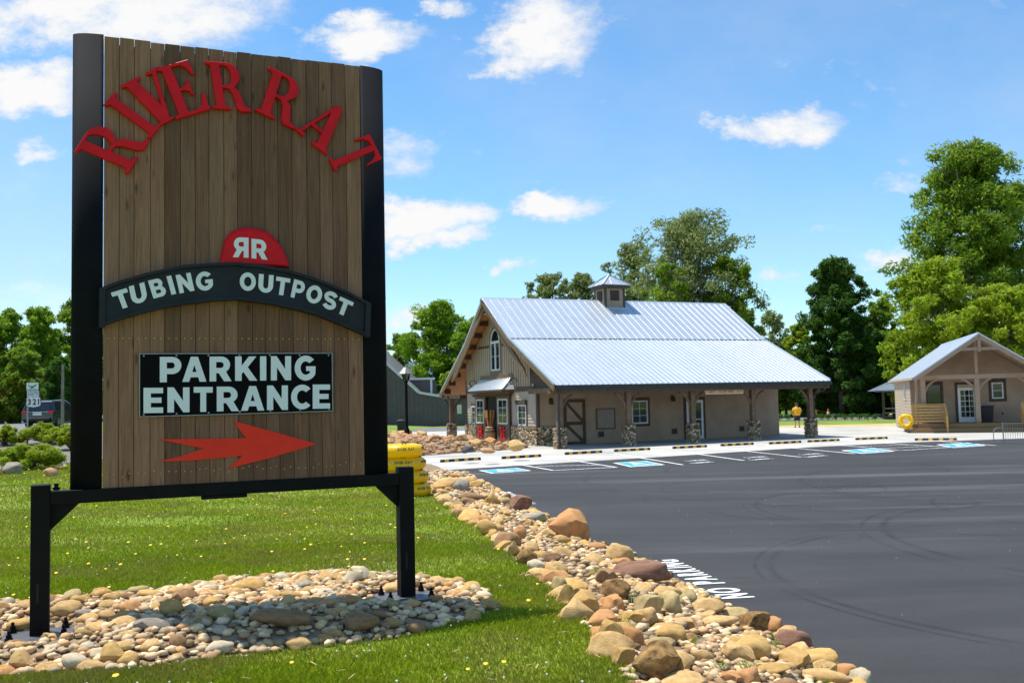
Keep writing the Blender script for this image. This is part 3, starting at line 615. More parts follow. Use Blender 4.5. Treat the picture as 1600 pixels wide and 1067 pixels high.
MB().box(1.15, 1.50, -.03, .06, .968, .993).build('conduit_plate', MT['black_steel'], sign)
MB().lathe([(.02, 0), (.03, .02), (.016, .02), (.016, .05)], 8, (T0 - .32, .03, 1.10)).build('lifting_bolt', MT['black_steel'], sign)
mb = MB()
for i in range(npl):
    for k in range(2):
        a = ed[i] + (ed[i + 1] - ed[i]) * (.28 + .44 * k); 
        for z in (ZB + .10 + random.uniform(-.02, .02), 3.0 - .75): mb.box(a - .005, a + .005, -.0115, -.004, z - .005, z + .005)
o = mb.build('screws', MT['screw'], sign, kind='stuff')
# raised red letters, each one with its own corners
z1_ = lambda x, y: sp(110 + x / 5.3333, 85 + y / 5.3333)
z2_ = lambda x, y: sp(360 + x / 5.3333, 85 + y / 5.3333)
RV = [('R', z1_(488, 1012), z1_(668, 722), z1_(33, 822)), ('I', z1_(663, 716), z1_(755, 610), z1_(276, 434)), ('V', z1_(640, 668), z1_(950, 500), z1_(418, 276)),
      ('E', z1_(880, 556), z1_(1168, 470), z1_(710, 132)), ('R', z1_(1180, 474), z2_(176, 496), z1_(1116, 70)), ('R', z2_(200, 488), z2_(530, 640), z2_(316, 116)),
      ('A', z2_(526, 634), z2_(794, 852), z2_(768, 342)), ('T', z2_(785, 824), z2_(892, 1040), z2_(1150, 672))]
lets = []
for ch, BL, BR, TL in RV: put_glyph(serif(ch), BL, BR, TL, sf, .002, .046, 'letter', MT['red_letter'], sign).data.polygons.foreach_set('use_smooth', [False] * 0 or [False] * len(serif(ch)[1]))
# arched banner
zb1 = lambda x, y: sp(150 + x / 7.2727, 400 + y / 7.2727)
zb2 = lambda x, y: sp(350 + x / 6.9565, 400 + y / 6.9565)
TOP = [zb1(38, 380), zb1(250, 300), zb1(550, 212), zb1(800, 155), zb1(1000, 118), zb1(1300, 95), zb1(1600, 88), zb2(200, 92), zb2(400, 112), zb2(700, 168), zb2(900, 228), zb2(1100, 300), zb2(1330, 400), zb2(1572, 525)]
BOT = [zb1(32, 822), zb1(250, 740), zb1(500, 668), zb1(750, 605), zb1(1000, 562), zb1(1300, 525), zb1(1600, 510), zb2(200, 495), zb2(500, 535), zb2(700, 578), zb2(900, 628), zb2(1000, 655), zb2(1280, 770), zb2(1560, 892)]
ban = MB().prism([tuple(p) for p in TOP] + [tuple(p) for p in BOT[::-1]], sf, .010, .060).build('banner', MT['banner_black'], sign)
def strip(P, Q, w0, w1, d0, d1, name, par):
    mb = MB()
    for i in range(len(P) - 1):
        q = [P[i] + (Q[i] - P[i]) * w0, P[i + 1] + (Q[i + 1] - P[i + 1]) * w0, P[i + 1] + (Q[i + 1] - P[i + 1]) * w1, P[i] + (Q[i] - P[i]) * w1]
        mb.prism([tuple(x) for x in q], sf, d0, d1)
    return mb.build(name, MT['banner_black'], par)
strip(TOP, BOT, 0.002, .085, .061, .092, 'rim', ban); strip(TOP, BOT, .915, .998, .061, .092, 'rim', ban)
for P, Q, s in ((TOP[0], BOT[0], 1), (TOP[-1], BOT[-1], -1)):
    MB().prism([tuple(P), (P[0] + s * .045, P[1]), (Q[0] + s * .045, Q[1]), tuple(Q)], sf, .0612, .090).build('rim', MT['banner_black'], ban)
for ch, a, b, c in [('T', (242, 628), (419, 573), (168, 430)), ('U', (415, 570), (590, 518), (370, 360)), ('B', (650, 495), (805, 455), (586, 295)), ('I', (853, 452), (906, 440), (795, 245)),
                    ('N', (945, 437), (1112, 405), (898, 232)), ('G', (1138, 414), (1328, 395), (1118, 200))]:
    put_glyph(bold(ch), zb1(*a), zb1(*b), zb1(*c), sf, .055, .070, 'letter', MT['white_letter'], ban)
for ch, a, b, c in [('O', (155, 380), (328, 398), (166, 182)), ('U', (356, 402), (515, 417), (368, 206)), ('T', (530, 424), (681, 447), (557, 235)), ('P', (708, 455), (835, 488), (748, 263)),
                    ('O', (860, 503), (1025, 543), (903, 312)), ('S', (1038, 562), (1181, 612), (1091, 374)), ('T', (1182, 613), (1329, 678), (1245, 450))]:
    put_glyph(bold(ch), zb2(*a), zb2(*b), zb2(*c), sf, .055, .070, 'letter', MT['white_letter'], ban)
# parking entrance board
c = [sp(*p) for p in ((218, 651), (519, 642), (518, 552), (218, 553))]
brd = MB().prism([tuple(p) for p in c], sf, .008, .020).build('parking_board', MT['black_board'], sign)
mb = MB()
for i in range(4):
    p, q = c[i], c[(i + 1) % 4]; mb.beam(sf(*p, .021), sf(*q, .021), .006, .006)
mb.build('board_rim', MT['steel'], brd)
mb = MB()
for t in np.linspace(.02, .98, 7):
    for p, q in ((c[0], c[1]), (c[3], c[2])):
        e = p + (q - p) * t; e = e + (np.array([0, .016]) if p is c[0] else np.array([0, -.016])); mb.box(e[0] - .006, e[0] + .006, -.026, -.0195, e[1] - .006, e[1] + .006)
mb.build('board_screws', MT['steel'], brd)
zp = lambda x, y: sp(200 + x / 4.447, 540 + y / 4.447)
for ch, x0, x1, yt, yb in [('P', 220, 370, 79, 255), ('A', 376, 543, 78, 252), ('R', 565, 717, 77, 249), ('K', 742, 896, 76, 245), ('I', 915, 958, 75, 243), ('N', 990, 1130, 74, 242), ('G', 1155, 1300, 70, 243),
                           ('E', 107, 243, 293, 468), ('N', 273, 426, 290, 464), ('T', 455, 587, 287, 460), ('R', 615, 769, 285, 456), ('A', 783, 944, 281, 452), ('N', 963, 1108, 277, 447), ('C', 1130, 1264, 271, 443), ('E', 1280, 1400, 270, 438)]:
    put_glyph(bold(ch), zp(x0, yb), zp(x1, yb - (x1 - x0) * .012), zp(x0, yt), sf, .016, .0235, 'letter', MT['white_letter'], brd)
ar = [zp(*p) for p in ((210, 650), (400, 648), (620, 645), (820, 640), (775, 585), (733, 522), (1020, 600), (1310, 682), (1000, 775), (693, 852), (750, 805), (795, 762), (600, 783), (430, 797), (215, 803), (370, 765), (525, 712), (370, 682))]
MB().prism([tuple(p) for p in ar], sf, .006, .012).build('arrow', MT['red_arrow'], sign)
# red crest with the white monogram
zr = lambda x, y: sp(330 + x / 11.43, 340 + y / 11.43)
dome = [(150, 840), (175, 640), (215, 470), (290, 320), (420, 225), (600, 190), (800, 205), (980, 260), (1150, 400), (1280, 600), (1350, 760), (1385, 900)]
cen = zr(760, 640); mb = MB(); P = [zr(*p) for p in dome]; n = len(P); V = []; F = []
for k, (s, d) in enumerate(((1, .004), (1, .03), (.96, .045), (.86, .054))): V += [sf(*(cen + (p - cen) * s), d) for p in P]
for k in range(3): F += [(k * n + i, k * n + (i + 1) % n, (k + 1) * n + (i + 1) % n, (k + 1) * n + i) for i in range(n)]
F.append(tuple(3 * n + i for i in range(n)))
crest = mb.add(V, F).build('crest', MT['red_letter'], sign)
put_glyph(bold('R'), zr(370, 728), zr(648, 738), zr(372, 372), sf, .050, .064, 'letter', MT['white_letter'], crest, mirror=True)
put_glyph(bold('R'), zr(704, 748), zr(985, 775), zr(700, 400), sf, .050, .064, 'letter', MT['white_letter'], crest)

# ------------------------------------------------------------------ rocks
ORD = ['closest', 'second closest', 'third closest', 'fourth closest', 'fifth closest', 'sixth closest', 'seventh closest', 'eighth closest', 'ninth closest', 'tenth closest', 'eleventh closest', 'twelfth closest', 'thirteenth closest', 'fourteenth closest', 'fifteenth closest', 'sixteenth closest', 'seventeenth closest', 'eighteenth closest', 'nineteenth closest', 'twentieth closest', 'next farthest', 'farthest']
def rank_labels(fills, marks, noun):
    """each filler stone is told apart by colour, form and its rank of nearness to the landmark stone it lies by"""
    import re
    sh = [re.split(r' (?:lying|in|on|at|where|right|left|near|beside|beyond|behind|standing|with|cut|leaning|against|above|by|below|touching|between|of|under|halfway|just|nearer|just) ', m[1])[0] for m in marks]
    marks = [(m[0], q) for m, q in zip(marks, sh) if sh.count(q) == 1 and len(q.split()) <= 5]
    by = {}
    for o, col, form in fills:
        x, y = o.location.x, o.location.y; mo, ml = min(marks, key=lambda m: (m[0].location.x - x) ** 2 + (m[0].location.y - y) ** 2)
        by.setdefault((ml, col, form), []).append((math.hypot(mo.location.x - x, mo.location.y - y), o))
    for (ml, col, form), L in by.items():
        L.sort(key=lambda t: t[0])
        for i, (d, o) in enumerate(L): o['label'] = f"{col} {form} {noun} {ORD[min(i, 21)]} to the {ml}"
def ico(sub):
    import bmesh
    bm = bmesh.new(); bmesh.ops.create_icosphere(bm, subdivisions=sub, radius=1.0); V = np.array([v.co[:] for v in bm.verts]); F = np.array([[v.index for v in f.verts] for f in bm.faces]); bm.free(); return V, F
ICO = {k: ico(k) for k in (1, 2, 3)}
def rockV(sub, seed, rough, flat_cuts, rnd):
    g = np.random.default_rng(seed); V = ICO[sub][0].copy()
    for _ in range(5):
        d = g.normal(size=3); d /= np.linalg.norm(d); V *= (1 + rough * .5 * np.sin(2.2 * (V @ d) + g.uniform(0, 6)))[:, None]
    for _ in range(flat_cuts):
        d = g.normal(size=3); d /= np.linalg.norm(d); h = g.uniform(.55, .85); q = V @ d; V -= np.outer(np.maximum(q - h, 0) * rnd, d)
    if sub > 1:
        for _ in range(9):
            d = g.normal(size=3); d /= np.linalg.norm(d); f_ = g.uniform(4, 9); V *= (1 + rough * .11 * np.sin(f_ * (V @ d) + g.uniform(0, 6) + 1.3 * np.sin(3 * V[:, 0])))[:, None]
    V *= g.uniform(.98, 1.02, size=(len(V), 1)); V -= (V.max(0) + V.min(0)) / 2; V /= np.abs(V).max(0)
    return V
ROCKS = {'round': [], 'angular': []}
for i in range(10):
    for kind, (ro, cu, rn) in (('round', (.20, 7, .85)), ('angular', (.24, 12, .97))):
        me = npmesh('rock_shape', rockV(3 if i < 6 else 2, 100 + i * 7 + (kind == 'round'), ro, cu, rn), ICO[3 if i < 6 else 2][1], True)
        me.materials.append(MT['rock_tan'])
        if kind == 'angular' and hasattr(me, 'set_sharp_from_angle'): me.set_sharp_from_angle(angle=R(32))
        ROCKS[kind].append(me)
def rock(pos, sx, sy, sz, mat, kind='round', label=None, group=None, idx=None, rz=None, tilt=.25, name='rock', sink=.3):
    me = ROCKS[kind][random.randrange(10) if idx is None else idx]; o = bpy.data.objects.new(name, me); COL.objects.link(o)
    o.location = (pos[0], pos[1], pos[2] + sz * (1 - 2 * sink)); o.scale = (sx, sy, sz)
    o.rotation_euler = (random.uniform(-tilt, tilt), random.uniform(-tilt, tilt), random.uniform(0, 6.28) if rz is None else rz)
    o.material_slots[0].link = 'OBJECT'; o.material_slots[0].material = MT[mat]
    return tag(o, label, 'rock', group)
def prock(px, pyb, w, h, mat, kind, label, zf, group, asp=1.0, idx=None, rz=None, tilt=.12):
    """rock by its foot in the picture, with its picture width and height turned into metres where it lies"""
    p = hit(px, pyb - h * .12, zf); k = p[1] / FPX; sx = w * k / 2; sz = h * k / 2
    return rock(p, sx, sx * asp, sz * 1.05, mat, kind, label, group, idx, SY * 0 if rz is None else rz, tilt, sink=.16)
GB = 'rocks along the edge of the parking lot'
taken = []
NB = [  # px, foot py, w, h, colour, kind, label, depth ratio
 (890, 849, 66, 54, 'rock_orange', 'angular', 'tall orange tan boulder standing above the rock border at the asphalt edge', .7),
 (814, 801, 35, 29, 'rock_purple', 'angular', 'dark purplish angular rock standing beside the far painted words', .8),
 (1000, 908, 104, 31, 'rock_purple', 'round', 'long purplish brown slab lying by the letters No Parking', .38),
 (968, 882, 46, 33, 'rock_tan', 'round', 'smooth tan rounded boulder just behind the purplish slab', .8),
 (945, 917, 40, 30, 'rock_brown', 'angular', 'brown flat topped rock in front of the purplish slab', .8),
 (961, 940, 50, 36, 'rock_rust', 'round', 'dark rust stained round boulder below the purplish slab', .8),
 (912, 962, 50, 40, 'rock_ochre', 'angular', 'ochre blocky rock on the lawn edge beside the sign shadow', .9),
 (1015, 963, 47, 36, 'rock_olive', 'angular', 'olive boulder with a peaked top in mid border', .8),
 (1048, 960, 36, 36, 'rock_olive', 'round', 'smooth olive boulder leaning on a peaked olive boulder', .8),
 (1042, 933, 46, 18, 'rock_tan', 'round', 'low tan rock beyond the two olive boulders', .8),
 (1072, 940, 34, 17, 'rock_olive', 'round', 'small olive dome at the asphalt edge by the letter N', .8),
 (1108, 960, 50, 27, 'rock_tan', 'round', 'tan domed rock on the asphalt edge below the letter N', .8),
 (942, 983, 50, 30, 'rock_orange', 'angular', 'orange flat faced rock on the lawn edge nearer than the ochre block', .8),
 (988, 975, 36, 22, 'rock_ochre', 'angular', 'small ochre chunk behind the orange lawn edge rock', .8),
 (955, 1010, 38, 42, 'rock_ochre', 'angular', 'jagged yellow upright rock on the lawn edge', .8),
 (984, 1012, 44, 34, 'rock_orange', 'round', 'rounded orange rock beside the jagged yellow one', .8),
 (1047, 1000, 50, 24, 'rock_ochre', 'round', 'broad ochre rock in the middle of the near border', .8),
 (1146, 968, 48, 20, 'rock_olive', 'round', 'pale olive low rock on the asphalt side', .8),
 (1122, 979, 62, 19, 'rock_tan', 'round', 'wide flat tan rock in front of the pale olive one', .7),
 (1180, 988, 50, 34, 'rock_rust', 'angular', 'pointed rust and gold rock at the asphalt edge', .8),
 (1208, 992, 36, 28, 'rock_orange', 'round', 'orange rock behind the pointed rust and gold one', .8),
 (1237, 1017, 60, 34, 'rock_purple', 'round', 'purplish grey smooth boulder on the asphalt edge', .6),
 (1176, 1027, 58, 34, 'rock_ochre', 'round', 'gold rock with rust streaks in the near border', .8),
 (1032, 1014, 44, 20, 'rock_olive', 'round', 'flat olive stone above the stump like rock', .8),
 (1028, 1065, 80, 62, 'rock_rust', 'angular', 'big dark stump like rock with a tan top on the lawn edge', .8),
 (975, 1040, 38, 30, 'rock_ochre', 'angular', 'tan wedge against the left side of the stump like rock', .8),
 (1152, 1034, 50, 30, 'rock_tan', 'angular', 'tan slab left of the gold streaked rock', .8),
 (1098, 1034, 34, 20, 'rock_tan', 'angular', 'small tan triangular chip in the near border', .8),
 (1272, 1042, 76, 26, 'rock_ochre', 'round', 'long flat ochre slab near the lower right end of the border', .5),
 (1203, 1052, 68, 18, 'rock_ochre', 'round', 'low long ochre slab in the near border', .6),
 (1066, 1078, 80, 26, 'rock_tan', 'angular', 'tan block cut by the bottom of the picture', .8),
 (1290, 1068, 80, 24, 'rock_tan', 'round', 'broad tan rock lying near the end of the border', .7),
 (1346, 1072, 38, 26, 'rock_pale', 'round', 'pale rounded rock at the very end of the border', .8),
 (1318, 1056, 42, 20, 'rock_orange', 'round', 'pinkish rounded rock just behind the pale end rock', .8),
 (1140, 1068, 46, 18, 'rock_orange', 'angular', 'orange chunk at the bottom of the picture', .8),
 (770, 792, 26, 22, 'rock_ochre', 'angular', 'golden angular rock left of the purplish one', .8),
 (790, 789, 18, 13, 'rock_olive', 'round', 'olive rock between the golden and purplish ones', .8),
 (761, 838, 34, 28, 'rock_ochre', 'round', 'yellow tan rounded rock on the lawn edge halfway along', .8),
 (770, 843, 18, 16, 'rock_ochre', 'round', 'small yellow rock right of the yellow tan one', .8),
 (793, 860, 43, 30, 'rock_brown', 'round', 'grey brown rounded boulder on the lawn edge', .8),
 (811, 846, 22, 24, 'rock_orange', 'round', 'orange rock behind the grey brown boulder', .8),
 (803, 872, 22, 28, 'rock_tan', 'angular', 'tan upright rock in front of the grey brown boulder', .8),
 (824, 886, 32, 30, 'rock_rust', 'round', 'dark banded rock on the lawn edge', .8),
 (838, 893, 30, 20, 'rock_pale', 'round', 'pale yellow oval rock right of the dark banded one', .8),
 (865, 917, 46, 28, 'rock_orange', 'angular', 'pinkish orange rock on the lawn edge', .8),
 (874, 928, 26, 28, 'rock_olive', 'round', 'olive egg shaped rock in front of the pinkish one', .8),
 (889, 948, 42, 36, 'rock_ochre', 'angular', 'brownish ochre block right behind the first ochre block', .8),
 (860, 879, 34, 17, 'rock_brown', 'round', 'brown oval rock in mid border near the tall boulder', .7),
 (880, 851, 25, 16, 'rock_ochre', 'round', 'yellow stone at the foot of the tall boulder', .8),
 (933, 861, 30, 15, 'rock_orange', 'round', 'low orange rock right of the tall boulder', .8),
 (832, 814, 48, 13, 'rock_grey', 'round', 'long flat grey rock at the asphalt edge behind the tall boulder', .5),
 (705, 766, 58, 21, 'rock_tan', 'round', 'large pale tan flat boulder by the yellow tubes', .6),
 (720, 769, 25, 20, 'rock_grey', 'round', 'grey green rounded boulder on the pale tan one', .8),
 (744, 764, 22, 14, 'rock_ochre', 'round', 'tan rock right of the grey green boulder', .8),
 (736, 784, 42, 16, 'rock_brown', 'round', 'wide brown low boulder beyond the golden rock', .6),
 (689, 775, 28, 12, 'rock_tan', 'round', 'low tan rock touching the yellow tube stack', .7),
 (730, 790, 24, 13, 'rock_brown', 'angular', 'reddish brown wedge in front of the wide brown boulder', .8),
 (708, 781, 20, 13, 'rock_pale', 'round', 'pale green rock in the far border', .8),
 (695, 790, 24, 17, 'rock_tan', 'round', 'tan lawn edge rock nearest the tubes', .8),
 (720, 809, 32, 19, 'rock_tan', 'angular', 'tan split rock on the lawn edge in the far border', .8),
 (748, 818, 32, 15, 'rock_orange', 'round', 'orange low rock between lawn edge rocks in the far border', .8),
 (711, 748, 14, 9, 'rock_orange', 'round', 'small orange rock where the concrete meets the border', .8)]
marks = []; fills = []
for i, (px, pyb, w, h, mt, kd, lb, asp) in enumerate(NB):
    o = prock(px, pyb, w, h, mt, kd, lb, strip_z, GB, asp, i % 6); taken.append((o.location.x, o.location.y, o.scale.x * .85))
    if len(lb.split()) <= 9: marks.append((o, lb))
CN = {'rock_tan': 'tan', 'rock_ochre': 'ochre', 'rock_orange': 'orange', 'rock_olive': 'olive', 'rock_brown': 'brown', 'rock_grey': 'grey', 'rock_pale': 'pale', 'rock_red': 'reddish', 'rock_purple': 'purplish'}
cnt = 0; tries = 0
while cnt < 215 and tries < 9000:
    tries += 1; y = random.uniform(6.2, 31) if random.random() < .35 else 6.2 + 13 * random.random() ** 1.3
    a, b = float(xL(y)), float(xR(y)); r0 = random.random()
    if r0 < .42: x = a + random.uniform(-.04, .12); s = random.uniform(.10, .17) if y < 10.5 else random.uniform(.12, .24); zone = 'on the lawn edge of the rock border'
    elif r0 < .66: x = b - random.uniform(.06, .22); s = random.uniform(.08, .18); s *= (.55 if 8.6 < y < 13.6 else 1); x -= (.10 if 8.6 < y < 13.6 else 0); zone = 'on the asphalt edge of the rock border'
    else: x = random.uniform(a + .15, max(a + .16, b - .25)); s = random.uniform(.07, .16); zone = 'in the middle of the rock border'
    if any((x - p) ** 2 + (y - q) ** 2 < (.78 * (s + r)) ** 2 for p, q, r in taken): continue
    taken.append((x, y, s)); m = random.choice(['rock_tan'] * 9 + ['rock_ochre'] * 5 + ['rock_orange'] * 2 + ['rock_olive'] + ['rock_brown'])
    kd = random.choice(('round', 'angular', 'angular')); cnt += 1
    o = rock((x, y, float(strip_z(x, y)) - .02), s, s * random.uniform(.6, .95), s * random.uniform(.45, .75), m, kd, f"{CN[m]} {'rounded' if kd == 'round' else 'angular'} rock {zone} {'beyond' if y > 14.5 else 'before'} the tall boulder", GB, sink=.3)
    fills.append((o, CN[m], 'rounded' if kd == 'round' else 'angular'))
rank_labels(fills, marks, 'rock')
marks = []; fills = []
def stone_stuff(name, pts, sizes, zf, mat, sub=1, seed=3, lift=.3, kind='stuff', parent=None):
    """many small stones as one mesh: real geometry"""
    g = np.random.default_rng(seed); sh = [rockV(sub, 900 + i, .12, 4, .7) for i in range(8)]; F0 = ICO[sub][1]; Vs = []; Fs = []; b = 0
    for (x, y), s in zip(pts, sizes):
        V = sh[g.integers(8)] * np.array([s, s * g.uniform(.6, .95), s * g.uniform(.4, .7)])
        a, t = g.uniform(0, 6.28), g.uniform(-.35, .35); c_, s_ = math.cos(a), math.sin(a); ct, st = math.cos(t), math.sin(t)
        V = V @ np.array([[1, 0, 0], [0, ct, -st], [0, st, ct]]) @ np.array([[c_, -s_, 0], [s_, c_, 0], [0, 0, 1]])
        Vs.append(V + np.array([x, y, float(zf(x, y)) + s * lift])); Fs.append(F0 + b); b += len(V)
    return tag(link(name, npmesh(name, np.vstack(Vs), np.vstack(Fs), True), mat, parent), kind=kind)
pts = []; sz = []
for _ in range(5200):
    y = 5.6 + 26 * random.random() ** 1.9; a, b = float(xL(y)), float(xR(y)); pts.append((random.uniform(a - .02, b + .03), y)); sz.append(random.uniform(.018, .05) * (1 + .03 * (y - 6)))
stone_stuff('border_gravel', pts, sz, strip_z, MT['pebbles'], 1, 5)
# pebble bed under the sign
GP = 'river stones in the bed under the sign'; tk = []
for px, pyb, w, h, mt, kd, lb, asp in [
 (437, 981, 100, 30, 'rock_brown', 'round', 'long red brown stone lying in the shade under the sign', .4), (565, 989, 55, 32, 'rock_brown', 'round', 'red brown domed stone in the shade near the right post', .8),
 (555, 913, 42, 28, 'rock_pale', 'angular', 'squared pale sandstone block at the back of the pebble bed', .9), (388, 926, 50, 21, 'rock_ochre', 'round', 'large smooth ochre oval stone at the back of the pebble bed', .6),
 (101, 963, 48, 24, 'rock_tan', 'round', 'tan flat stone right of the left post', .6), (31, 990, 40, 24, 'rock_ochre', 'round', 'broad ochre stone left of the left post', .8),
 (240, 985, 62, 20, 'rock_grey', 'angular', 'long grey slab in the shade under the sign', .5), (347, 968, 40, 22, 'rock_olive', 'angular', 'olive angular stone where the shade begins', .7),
 (178, 1037, 34, 34, 'rock_ochre', 'angular', 'upright angular brown yellow stone at the front of the bed', .8), (200, 1042, 30, 22, 'rock_ochre', 'round', 'smooth yellow egg stone at the front of the bed', .8),
 (117, 1045, 40, 26, 'rock_pale', 'round', 'pale rounded stone at the front of the bed near the left post', .8), (145, 1048, 46, 16, 'rock_tan', 'round', 'flat tan stone at the front rim of the bed', .6),
 (277, 1014, 26, 22, 'rock_brown', 'round', 'reddish stone at the front rim of the shade', .8), (680, 946, 26, 17, 'rock_orange', 'round', 'orange brown stone beside the right base plate', .8),
 (739, 972, 26, 20, 'rock_tan', 'round', 'tan stone at the right tip of the pebble bed', .8), (268, 960, 38, 24, 'rock_ochre', 'round', 'ochre domed stone in mid bed left of the shade', .8),
 (290, 941, 40, 22, 'rock_brown', 'angular', 'brown grey rock at the back rim of the bed', .7), (612, 930, 40, 20, 'rock_tan', 'round', 'tan flat stone behind the right post', .6),
 (75, 1012, 34, 24, 'rock_tan', 'angular', 'tan blocky stone in front of the left base plate', .8), (36, 1046, 34, 30, 'rock_tan', 'angular', 'tan wedge stone at the lower left of the bed', .8), (8, 1060, 30, 18, 'rock_orange', 'round', 'orange stone in the lower left corner', .8)]:
    o = prock(px, pyb, w, h, mt, kd, lb, bed_z, GP, asp); tk.append((o.location.x, o.location.y, o.scale.x * .85)); o.name = 'river_stone'; marks.append((o, lb))
for t in (0.0, 2.838):
    p = SA + sU * t
    for q in np.linspace(-.17, .17, 4):
        for e in np.linspace(-.12, .14, 3): p2 = p + sU * q + sN * e; tk.append((p2[0], p2[1], .10))
cnt = 0; tries = 0
while cnt < 278 and tries < 20000:
    tries += 1; x, y = random.uniform(-5.4, -.15), random.uniform(5.9, 10.2)
    if not inpoly(BED, x, y): continue
    s = random.uniform(.05, .105)
    if any((x - p) ** 2 + (y - q) ** 2 < (.8 * (s + r)) ** 2 for p, q, r in tk): continue
    tk.append((x, y, s * .9)); m = random.choice(['rock_tan'] * 6 + ['rock_pale'] * 3 + ['rock_ochre'] * 4 + ['rock_orange'] + ['rock_olive'] + ['rock_brown', 'rock_grey']); cnt += 1; kd = random.choice(('round', 'round', 'round', 'angular'))
    q = np.array([x, y]) - SA[:2]; side = 'front' if q @ sN[:2] < -.2 else 'back'
    o = rock((x, y, float(bed_z(x, y)) - .005), s, s * random.uniform(.6, .9), s * random.uniform(.38, .62), m, kd, f"{CN[m]} {'smooth' if kd == 'round' else 'broken'} river stone in the {side} half of the pebble bed under the sign", GP, sink=.22, name='river_stone')
    fills.append((o, CN[m], 'smooth' if kd == 'round' else 'broken'))
rank_labels(fills, marks, 'stone')
marks = []; fills = []
pts = []; sz = []
while len(pts) < 4600:
    x, y = random.uniform(-6.1, -.1), random.uniform(5.8, 10.2)
    qx, qy = (np.array([x, y]) - SA[:2]) @ sU[:2], (np.array([x, y]) - SA[:2]) @ sN[:2]
    if inpoly(BED, x, y) and not any(abs(qx - t) < .25 and abs(qy) < .22 for t in (0.0, 2.838)): pts.append((x, y)); sz.append(random.uniform(.02, .05))
stone_stuff('bed_pebbles', pts, sz, bed_z, MT['pebbles'], 1, 8, .45)
# red rock bed in front of the shop
RB = np.array([(-4.9, 40.5), (-3.2, 42.7), (-.1, 45.3), (.75, 46.9), (-1.3, 50.9), (-3.6, 56.3), (-5.3, 61.5), (-10, 69), (-14, 66), (-12, 48), (-8, 40)])
def rb_z(x, y): return LOTZ + .02 + .42 * ss(polydist(RB, x, y) / 3.0)
gy2 = np.arange(40.2, 68.8, .7)
def rbrow(y):
    a = np.linspace(-14, .9, 300); k = a[inpoly(RB, a, np.full(300, y))]; return np.linspace(k.min(), k.max(), 16)
gridmesh('rock_garden_base', rbrow, gy2, rb_z, MT['gravel_bed'])
GR = 'rocks in the bed before the shop'; tk3 = []
for px, pyb, w, h, mt, kd, lb in [(808, 704, 26, 18, 'rock_tan', 'angular', 'big tan boulder at the corner of the shop doorway bed'), (731, 707, 20, 11, 'rock_charcoal', 'round', 'charcoal dark boulder in the red rock bed'),
   (679, 690, 22, 11, 'rock_red', 'angular', 'reddish peaked boulder left of the shop porch post'), (647, 688, 20, 9, 'rock_red', 'angular', 'reddish boulder beside the lamp post'), (763, 708, 24, 9, 'rock_red', 'angular', 'flat reddish slab right of the charcoal boulder')]:
    o = prock(px, pyb, w, h, mt, kd, lb, rb_z, GR, .8); tk3.append((o.location.x, o.location.y, o.scale.x)); marks.append((o, lb)); o.name = 'boulder'
cnt = 0; tries = 0
while cnt < 90 and tries < 9000:
    tries += 1; x, y = random.uniform(-9, .8), random.uniform(40.3, 64)
    if not inpoly(RB, x, y): continue
    s = random.uniform(.16, .48)
    if any((x - p) ** 2 + (y - q) ** 2 < (.7 * (s + r)) ** 2 for p, q, r in tk3): continue
    tk3.append((x, y, s)); m = random.choice(['rock_red'] * 3 + ['rock_orange', 'rock_tan', 'rock_tan', 'rock_tan', 'rock_ochre', 'rock_brown']); cnt += 1
    o = rock((x, y, float(rb_z(x, y)) - .03), s, s * .8, s * random.uniform(.4, .7), m, 'angular', f"{CN[m]} {'large' if s > .3 else 'small'} angular rock in the bed before the shop {'left of the charcoal boulder' if x < -2.4 else 'right of the charcoal boulder'}", GR, name='boulder')
    fills.append((o, CN[m], 'large angular' if s > .3 else 'small angular'))
rank_labels(fills, marks, 'rock')
pts = []; sz = []
while len(pts) < 1300:
    x, y = random.uniform(-8, .8), random.uniform(40.3, 62)
    if inpoly(RB, x, y): pts.append((x, y)); sz.append(random.uniform(.06, .17))
stone_stuff('rock_bed_rubble', pts, sz, rb_z, MT['rock_red'], 1, 11)
# bits of grit scattered on the asphalt
pts = [(random.uniform(3, 14), random.uniform(8, 26)) for _ in range(110)]
stone_stuff('grit', pts, [random.uniform(.004, .009) for _ in pts], asphalt_z, MT['rock_pale'], 1, 21)
# ------------------------------------------------------------------ stack of river tubes
def tube_ring(loc, Rm, rm, label, rot=0.0, words=True, rx=0.0):
    n, k = 40, 16; V = []; F = []
    for i in range(n):
        a = 2 * math.pi * i / n
        for j in range(k):
            b = 2 * math.pi * j / k; pr = rm * (1 + .012 * math.sin(24 * a)); r_ = Rm + pr * math.cos(b); V.append((r_ * math.cos(a), r_ * math.sin(a), pr * .98 * math.sin(b)))
    F = [(i * k + j, ((i + 1) % n) * k + j, ((i + 1) % n) * k + (j + 1) % k, i * k + (j + 1) % k) for i in range(n) for j in range(k)]
    t = empty('river_tube', loc, rot, label, 'tube', 'yellow river tubes'); t.rotation_euler = (rx, 0, rot)
    link('ring', npmesh('ring', V, F, True), MT['yellow_vinyl'], t)
    for a in (-1.9, -.5, .9, 2.4):
        p = lambda da, up: ((Rm + .02) * math.cos(a + da), (Rm + .02) * math.sin(a + da), rm * .97 + up)
        MB().tube([p(-.11, 0), p(-.08, .035), p(0, .05), p(.08, .035), p(.11, 0)], .012, 6).build('handle', MT['black_steel'], t)
    if words:
        for s, a0 in (('RIVER RAT', -2.25), ('RIVER RAT', -.95)):
            def f(x, y, d): 
                b = .15 + y; r_ = Rm + (rm * 1.014 + d) * math.cos(b); return (r_ * math.cos(a0 + x), r_ * math.sin(a0 + x), (rm * .995 + d) * math.sin(b))
            text_row(s, .015, f, 0, .78, 0, .42, .003, .006, 'lettering', MT['print_dark'], t, joined=True)
    return t
